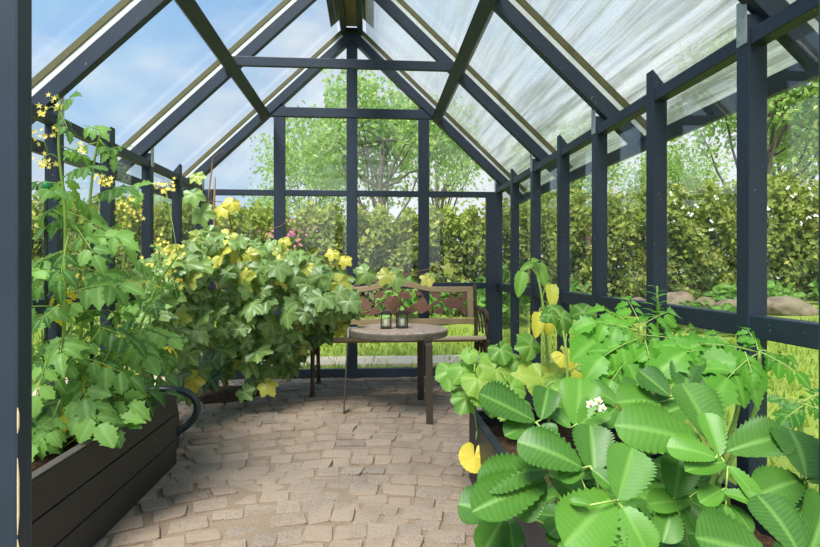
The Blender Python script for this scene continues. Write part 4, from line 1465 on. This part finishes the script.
# grass: one uncountable object
b = MB()
N = 60000
xs = rng.uniform(-9, 10, N)
ys = rng.uniform(-.5, 10.6, N)
m = ~((xs > XL - 1.35) & (xs < XR + .12) & (ys < YE + .12)) & ~((ys > YE + .72) & (ys < YE + 1.28) & (xs < 1.6) & (xs > -2.8) & (rng.random(N) < .85)) & (ys < 9.65 - .12 * np.maximum(0, xs)) & (np.hypot(xs - 8.05, ys - 11.0) > .35)
far = ys * .5 + np.abs(xs) * .3
for bx_, by__ in ((3.41, 9), (3.76, 8.9), (3.98, 8.8), (4.3, 8.7), (4.79, 8.4), (5.06, 8.2), (5.45, 7.9), (6.1, 7.6)):
    m &= np.hypot(xs - bx_, ys - by__) > .62
for l_ in lush:
    m &= np.hypot(xs - l_[0], ys - l_[1]) > .78
xs, ys = xs[m], ys[m]
N = len(xs)
zs = gh(xs, ys) - .02
a = rng.uniform(0, 2 * PI, N)
hh = rng.uniform(.035, .085, N) * (1 + .06 * ys)
ww = rng.uniform(.006, .012, N) * (1 + .14 * ys)
lx, ly = rng.uniform(-.04, .04, N), rng.uniform(-.04, .04, N)
V = np.stack([np.stack([xs - np.cos(a) * ww, ys - np.sin(a) * ww, zs], 1), np.stack([xs + np.cos(a) * ww, ys + np.sin(a) * ww, zs], 1), np.stack([xs + lx, ys + ly, zs + hh], 1)], 1).reshape(-1, 3)
D = np.repeat(np.stack([np.full(N, .05), (rng.random(N) < .12) * .7, rng.random(N)], 1), 3, 0)
b.add(V, np.arange(3 * N).reshape(-1, 3), 0, D)
gr = b.build('grass', M['grass'])
tag(gr, 'sunlit yellow green lawn grass outside the greenhouse', 'grass', kind='stuff')


# ------------------------------------------------------------------ hedge shrubs
def bush_meshes(seed, w, d, h, nl, ls, mat, twigs=26, round_top=.25, low=.0):
    r = np.random.default_rng(seed)
    bl, bs = MB(), MB()
    k = 0
    while k < nl:
        u = r.uniform(-1, 1, 3)
        # leaf shell: more of them near the surface
        x, y, z = u[0] * w / 2, u[1] * d / 2, (u[2] * .5 + .5)
        zt = h * (1 - round_top * (abs(u[0]) ** 3) * .5 - .12 * math.sin(x * 5 + seed) * .5 - .08 * math.sin(x * 13 + seed))
        z = z * zt
        edge = max(abs(u[1]), 2 * z / zt - 1, abs(u[0]) * .8)
        if r.random() > .30 + edge ** 3: continue
        if z < h * .30 and r.random() < .25: continue
        c = np.array([x, y + .12 * math.sin(x * 7 + z * 6), max(z, low)])
        L = ls * r.uniform(.6, 1.3)
        nn = nrm(np.array([u[0] * .6, u[1] - .2, .5]) + r.uniform(-.7, .7, 3))
        dr = nrm(r.uniform(-1, 1, 3) + np.array([0, 0, -.2]))
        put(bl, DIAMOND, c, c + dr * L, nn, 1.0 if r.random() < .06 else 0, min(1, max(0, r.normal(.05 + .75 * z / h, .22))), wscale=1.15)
        k += 1
    for q in range(twigs):
        x0 = r.uniform(-.3, .3) * w
        e = np.array([x0 * 1.6 + r.uniform(-.3, .3), r.uniform(-.5, .4) * d, h * r.uniform(.55, .92)])
        P = np.stack([np.linspace(x0, e[0], 6), np.linspace(0, e[1], 6), np.linspace(.0, e[2], 6)], 1)
        P[1:-1] += r.uniform(-.06, .06, (4, 3))
        bs.tube(P, np.linspace(.014, .004, 6), 5)
        for s_ in range(3):
            a0 = P[r.integers(2, 5)]
            bs.tube(curve(a0, a0 + r.uniform(-.3, .3, 3) + np.array([0, 0, .2]), 0, 4), [.006, .005, .004, .002], 4)
    for mb_ in (bl, bs):
        for v in mb_.V:
            v[:, 0] = np.clip(v[:, 0], -w / 2, w / 2)
            v[:, 1] = np.clip(v[:, 1], -d / 2 - .1, d)
    return bl.mesh('leaves', mat), bs.mesh('branches', M['twig'], True)


def place(name, label, cat, group, meshes, loc, rz_=0, sc=(1, 1, 1), names=('leaves', 'branches')):
    o = thing(name, label, cat, loc, group)
    o.rotation_euler = (0, 0, rz_)
    o.scale = sc
    for me, nm in zip(meshes, names):
        c = bpy.data.objects.new(nm, me)
        COL.objects.link(c)
        c.parent = o
    return o


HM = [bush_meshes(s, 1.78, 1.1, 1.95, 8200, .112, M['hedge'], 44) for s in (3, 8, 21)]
hy = lambda x: 10.4 - .12 * max(0, x)
hedges = [(-8.6, .95, 'hedge shrub farthest left behind the tomato plants'), (-6.8, 1.0, 'hedge shrub behind the tall tomato plant and left door post'), (-5.0, 1.03, 'hedge shrub behind the leafy tomatoes and the left wall posts'), (-3.2, 1.0, 'hedge shrub seen behind the far left greenhouse corner'),
          (-1.4, 1.0, 'hedge shrub with pink blossom behind the left panes of the far wall'), (.4, .98, 'hedge shrub directly behind the bench and middle panes'), (2.2, 1.0, 'hedge shrub behind the right hand pane of the far wall'), (4.0, 1.02, 'hedge shrub behind the far corner post of the right wall'),
          (5.8, 1.06, 'dense hedge shrub above the boulders, behind the middle of the right wall'), (7.6, 1.08, 'dense hedge shrub with yellowish top left of the widest post'), (9.4, 1.05, 'hedge shrub right of the widest post of the right wall'), (11.2, 1.08, 'hedge shrub at the far right end of the row')]
for k, (x, sc, lab) in enumerate(hedges):
    y = hy(x)
    z = float(gh(x, y))
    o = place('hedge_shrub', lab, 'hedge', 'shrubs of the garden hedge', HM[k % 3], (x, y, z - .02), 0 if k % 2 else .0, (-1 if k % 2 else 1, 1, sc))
    if 'pink' in lab:
        bf = MB()
        for q in range(60):
            c = np.array([random.gauss(-.1, .22), -.58, random.gauss(1.45, .12)])
            flower(bf, c, (random.uniform(-.5, .5), -1, .3), .035)
        bf.build('blossoms', M['petal_pink'], o)
    if 'boulders' in lab or 'yellowish' in lab:
        bf = MB()
        for q in range(12):
            c = np.array([random.uniform(-.9, .9), -.60, random.uniform(1.2, 1.85)])
            for w_ in range(3):
                flower(bf, c + rng.uniform(-.03, .03, 3), (random.uniform(-.5, .5), -1, .3), .03)
        bf.build('blossoms', M['petal_white'], o)

# lush border plants in front of the hedge
def lush_mesh(seed, w, d, h, nl, ls):
    r = np.random.default_rng(seed)
    bl, bs = MB(), MB()
    for k in range(nl):
        a, rr = r.uniform(0, 2 * PI), math.sqrt(r.random())
        x, y = math.cos(a) * rr * w / 2, math.sin(a) * rr * d / 2
        z = h * (1 - .6 * rr ** 2) * r.uniform(.45, 1.0)
        c = np.array([x, y, z])
        o = nrm(np.array([x, y, .02]))
        L = ls * r.uniform(.7, 1.3)
        put(bl, STRAW_LO[k % 2], c, c + nrm(o * .8 + r.uniform(-.7, .7, 3)) * L, nrm(o * .5 + np.array([0, -.4, .8]) + r.uniform(-.3, .3, 3)), 0, r.uniform(.1, 1), wscale=.9)
        if k % 4 == 0:
            bs.tube([(x * .4, y * .4, 0), (x * .8, y * .8, z * .6), c], [.005, .004, .003], 4)
    return bl.mesh('leaves', M['lush'], True), bs.mesh('stems', M['stem'], True)


LM = [lush_mesh(5, 1.2, .8, .75, 260, .13), lush_mesh(9, 1.3, .8, .42, 260, .12)]
for k, (x, y, mm, sc, lab) in enumerate(lush):
    place('border_plant', lab, 'border plant', 'leafy plants at the hedge foot', LM[mm], (x, y, float(gh(x, y)) - .01), k * 1.7, (1, 1, sc), ('leaves', 'stems'))

# boulders at the hedge foot
def boulder(loc, s, seed, label):
    r = np.random.default_rng(seed)
    import bmesh
    bm = bmesh.new()
    bmesh.ops.create_icosphere(bm, subdivisions=4, radius=1)
    ph = r.uniform(0, 6, 9)
    for v in bm.verts:
        c = v.co
        k = 1 + .16 * math.sin(c.x * 2.3 + ph[0]) * math.sin(c.y * 2.1 + ph[1]) + .12 * math.sin(c.z * 3.1 + ph[2] + c.x * 2) + .05 * math.sin(c.x * 7 + ph[3]) * math.sin(c.y * 6 + ph[4] + c.z * 5)
        v.co = Vector((c.x * s[0] * k, c.y * s[1] * k, c.z * s[2] * k))
        if v.co.z < -s[2] * .5: v.co.z = -s[2] * .5
    me = bpy.data.meshes.new('boulder')
    bm.to_mesh(me); bm.free()
    for p_ in me.polygons: p_.use_smooth = True
    me.materials.append(M['rock'])
    o = bpy.data.objects.new('boulder', me)
    COL.objects.link(o)
    o.location = (loc[0], loc[1], loc[2] + s[2] * .42)
    o.rotation_euler = (0, 0, r.uniform(0, 6))
    tag(o, label, 'boulder', 'boulders along the hedge foot')


for k, (px, Y, s, lab) in enumerate(((594, 8.9, (.14, .13, .14), 'small rounded boulder left of the short right wall post'), (613, 8.8, (.17, .16, .2), 'rounded tan boulder between two right wall posts'), (637, 8.6, (.21, .2, .24), 'larger rounded boulder just left of a wall post'), (674, 8.3, (.32, .26, .34), 'largest flat faced boulder under the dense hedge'), (704, 8.3, (.2, .2, .22), 'pale boulder right of the largest one'), (730, 7.9, (.28, .24, .26), 'long pale boulder left of the widest post'), (790, 7.6, (.36, .26, .22), 'boulder half hidden in ground plants at the far right'), (574, 9.0, (.12, .12, .13), 'smallest boulder, farthest left of the row'))):
    p = at(px, 295, Y)
    boulder((p[0], Y, float(gh(p[0], Y))), (s[0], s[1], s[2] * .72), k + 1, lab)


# ------------------------------------------------------------------ trees beyond the hedge
def tree_mesh(seed, R, hc, nl, ls, mat, trunk_r=.12, squash=.8, gaps=.35):
    r = np.random.default_rng(seed)
    bl, bs = MB(), MB()
    P = np.array([(0, 0, 0), (.05 * R, 0, hc * .35), (-.03 * R, .04 * R, hc * .7), (.02, 0, hc)])
    bs.tube(P, [trunk_r, trunk_r * .8, trunk_r * .6, trunk_r * .3], 8)
    clumps = []
    for k in range(22):
        a, e = r.uniform(0, 2 * PI), r.uniform(-.9, 1.2)
        rad = R * r.uniform(.45, .95)
        c = np.array([math.cos(a) * math.cos(e) * rad, math.sin(a) * math.cos(e) * rad, hc + math.sin(e) * rad * squash])
        clumps.append(c)
        s0 = P[r.integers(1, 4)]
        bs.tube(curve(s0, c, -.1, 6, .08), np.linspace(trunk_r * .35, .012, 6), 5)
    clumps = np.array(clumps)
    for k in range(nl):
        c = clumps[r.integers(0, len(clumps))] + np.clip(r.normal(0, R * .22, 3), -R * .3, R * .3)
        L = ls * r.uniform(.6, 1.3)
        put(bl, DIAMOND, c, c + nrm(r.uniform(-1, 1, 3) + np.array([0, 0, -.5])) * L, nrm(r.uniform(-.8, .8, 3) + np.array([0, -.3, .7])), 1.0 if r.random() < .05 else 0, r.random(), wscale=1.1)
    return bl.mesh('crown', mat), bs.mesh('trunk', M['bark'], True)


TM = [tree_mesh(4, 2.0, 4.1, 8500, .15, M['tree']), tree_mesh(12, 2.3, 4.0, 7500, .16, M['tree'], .10, 1.0), tree_mesh(31, 1.8, 4.4, 1900, .15, M['tree'], .16, .8)]
trees = [(.3, 15.0, 0, 1.05, 'pale green tree rising behind the middle of the far gable'), (-2.3, 20.5, 1, .9, 'misty tree behind the upper left panes of the far gable'), (2.9, 24.0, 2, 1.2, 'thin leaved tree behind the right slope of the far gable'), (-6.4, 17.0, 1, .48, 'small tree showing above the hedge outside the left wall'), (5.4, 15.0, 1, .72, 'drooping pale tree beyond the hedge behind the right wall'), (8.1, 22.5, 1, 1.0, 'tall willowy tree left of the widest right wall post'), (11.3, 14.0, 2, .9, 'open branched tree with pale trunk right of the widest post'), (10.4, 18.0, 1, .74, 'rounded pale tree above the hedge just left of the widest post'), (8.05, 11.0, 0, 1.0, 'large tree close beside the greenhouse seen through the dirty right roof')]
for k, (x, y, mm, sc, lab) in enumerate(trees):
    place('garden_tree', lab, 'tree', 'trees beyond the hedge', TM[mm], (x, y, float(gh(x, y)) - .03), k * 1.3, (sc, sc, sc), ('crown', 'trunk'))

# ------------------------------------------------------------------ sky, sun, camera
w = bpy.data.worlds.new('World')
scene.world = w
w.use_nodes = True
t = w.node_tree
t.nodes.clear()
out = t.nodes.new('ShaderNodeOutputWorld')
bg = t.nodes.new('ShaderNodeBackground')
tcn = t.nodes.new('ShaderNodeTexCoord')
sep = t.nodes.new('ShaderNodeSeparateXYZ')
t.links.new(tcn.outputs['Generated'], sep.inputs[0])


def wmath(op, a, b_=0.0):
    m = t.nodes.new('ShaderNodeMath'); m.operation = op
    for k, v in ((0, a), (1, b_)):
        if isinstance(v, (int, float)): m.inputs[k].default_value = v
        else: t.links.new(v, m.inputs[k])
    return m.outputs[0]


rampz = t.nodes.new('ShaderNodeValToRGB')
e = rampz.color_ramp.elements
e[0].position, e[0].color = 0.0, S((186, 214, 242))
e[1].position, e[1].color = .75, S((116, 174, 230))
t.links.new(sep.outputs['Z'], rampz.inputs[0])
mp = t.nodes.new('ShaderNodeMapping')
mp.inputs['Scale'].default_value = (1.0, 1.0, 2.2)
mp.inputs['Location'].default_value = (.35, .1, .0)
t.links.new(tcn.outputs['Generated'], mp.inputs[0])
nz = t.nodes.new('ShaderNodeTexNoise')
nz.inputs['Scale'].default_value = 2.1
nz.inputs['Detail'].default_value = 7
nz.inputs['Roughness'].default_value = .55
t.links.new(mp.outputs[0], nz.inputs['Vector'])
# more cloud to the east (x) and towards the horizon
f = wmath('ADD', nz.outputs['Fac'], wmath('MULTIPLY', sep.outputs['X'], .34))
f = wmath('ADD', f, wmath('MULTIPLY', wmath('SUBTRACT', .38, sep.outputs['Z']), .62))
cr = t.nodes.new('ShaderNodeValToRGB')
e = cr.color_ramp.elements
e[0].position, e[0].color = .43, (0, 0, 0, 1)
e[1].position, e[1].color = .66, (1, 1, 1, 1)
t.links.new(f, cr.inputs[0])
mixc = t.nodes.new('ShaderNodeMix'); mixc.data_type = 'RGBA'
t.links.new(cr.outputs[0], mixc.inputs[0])
t.links.new(rampz.outputs[0], mixc.inputs[6])
mixc.inputs[7].default_value = S((240, 243, 248))
t.links.new(mixc.outputs[2], bg.inputs[0])
bg.inputs[1].default_value = .66
t.links.new(bg.outputs[0], out.inputs[0])

sun = bpy.data.lights.new('sun', 'SUN')
sun.energy = 4.3
sun.angle = math.radians(26)
sun.color = (1.0, .97, .91)
so_ = bpy.data.objects.new('sun', sun)
COL.objects.link(so_)
so_.rotation_euler = Vector((.35, .75, -1.25)).to_track_quat('-Z', 'Y').to_euler()

cam = bpy.data.cameras.new('camera')
cam.sensor_width = 36.0
cam.lens = 36.0 * F / 820.0
cam.shift_y = -6.5 / 820.0
cam.clip_start = .05
cam.clip_end = 200
co = bpy.data.objects.new('camera', cam)
COL.objects.link(co)
co.location = (0, 0, H)
co.rotation_euler = (PI / 2, 0, -YAW)
scene.camera = co

scene.view_settings.view_transform = 'Standard'
scene.view_settings.look = 'None'
scene.view_settings.gamma = 1
scene.view_settings.use_curve_mapping = False
scene.view_settings.exposure = .8
try:
    scene.cycles.use_denoising = True
    scene.cycles.transparent_max_bounces = 24
    scene.cycles.max_bounces = 10
    scene.cycles.caustics_reflective = False
    scene.cycles.caustics_refractive = False
    scene.cycles.sample_clamp_indirect = 3.0
except Exception:
    pass
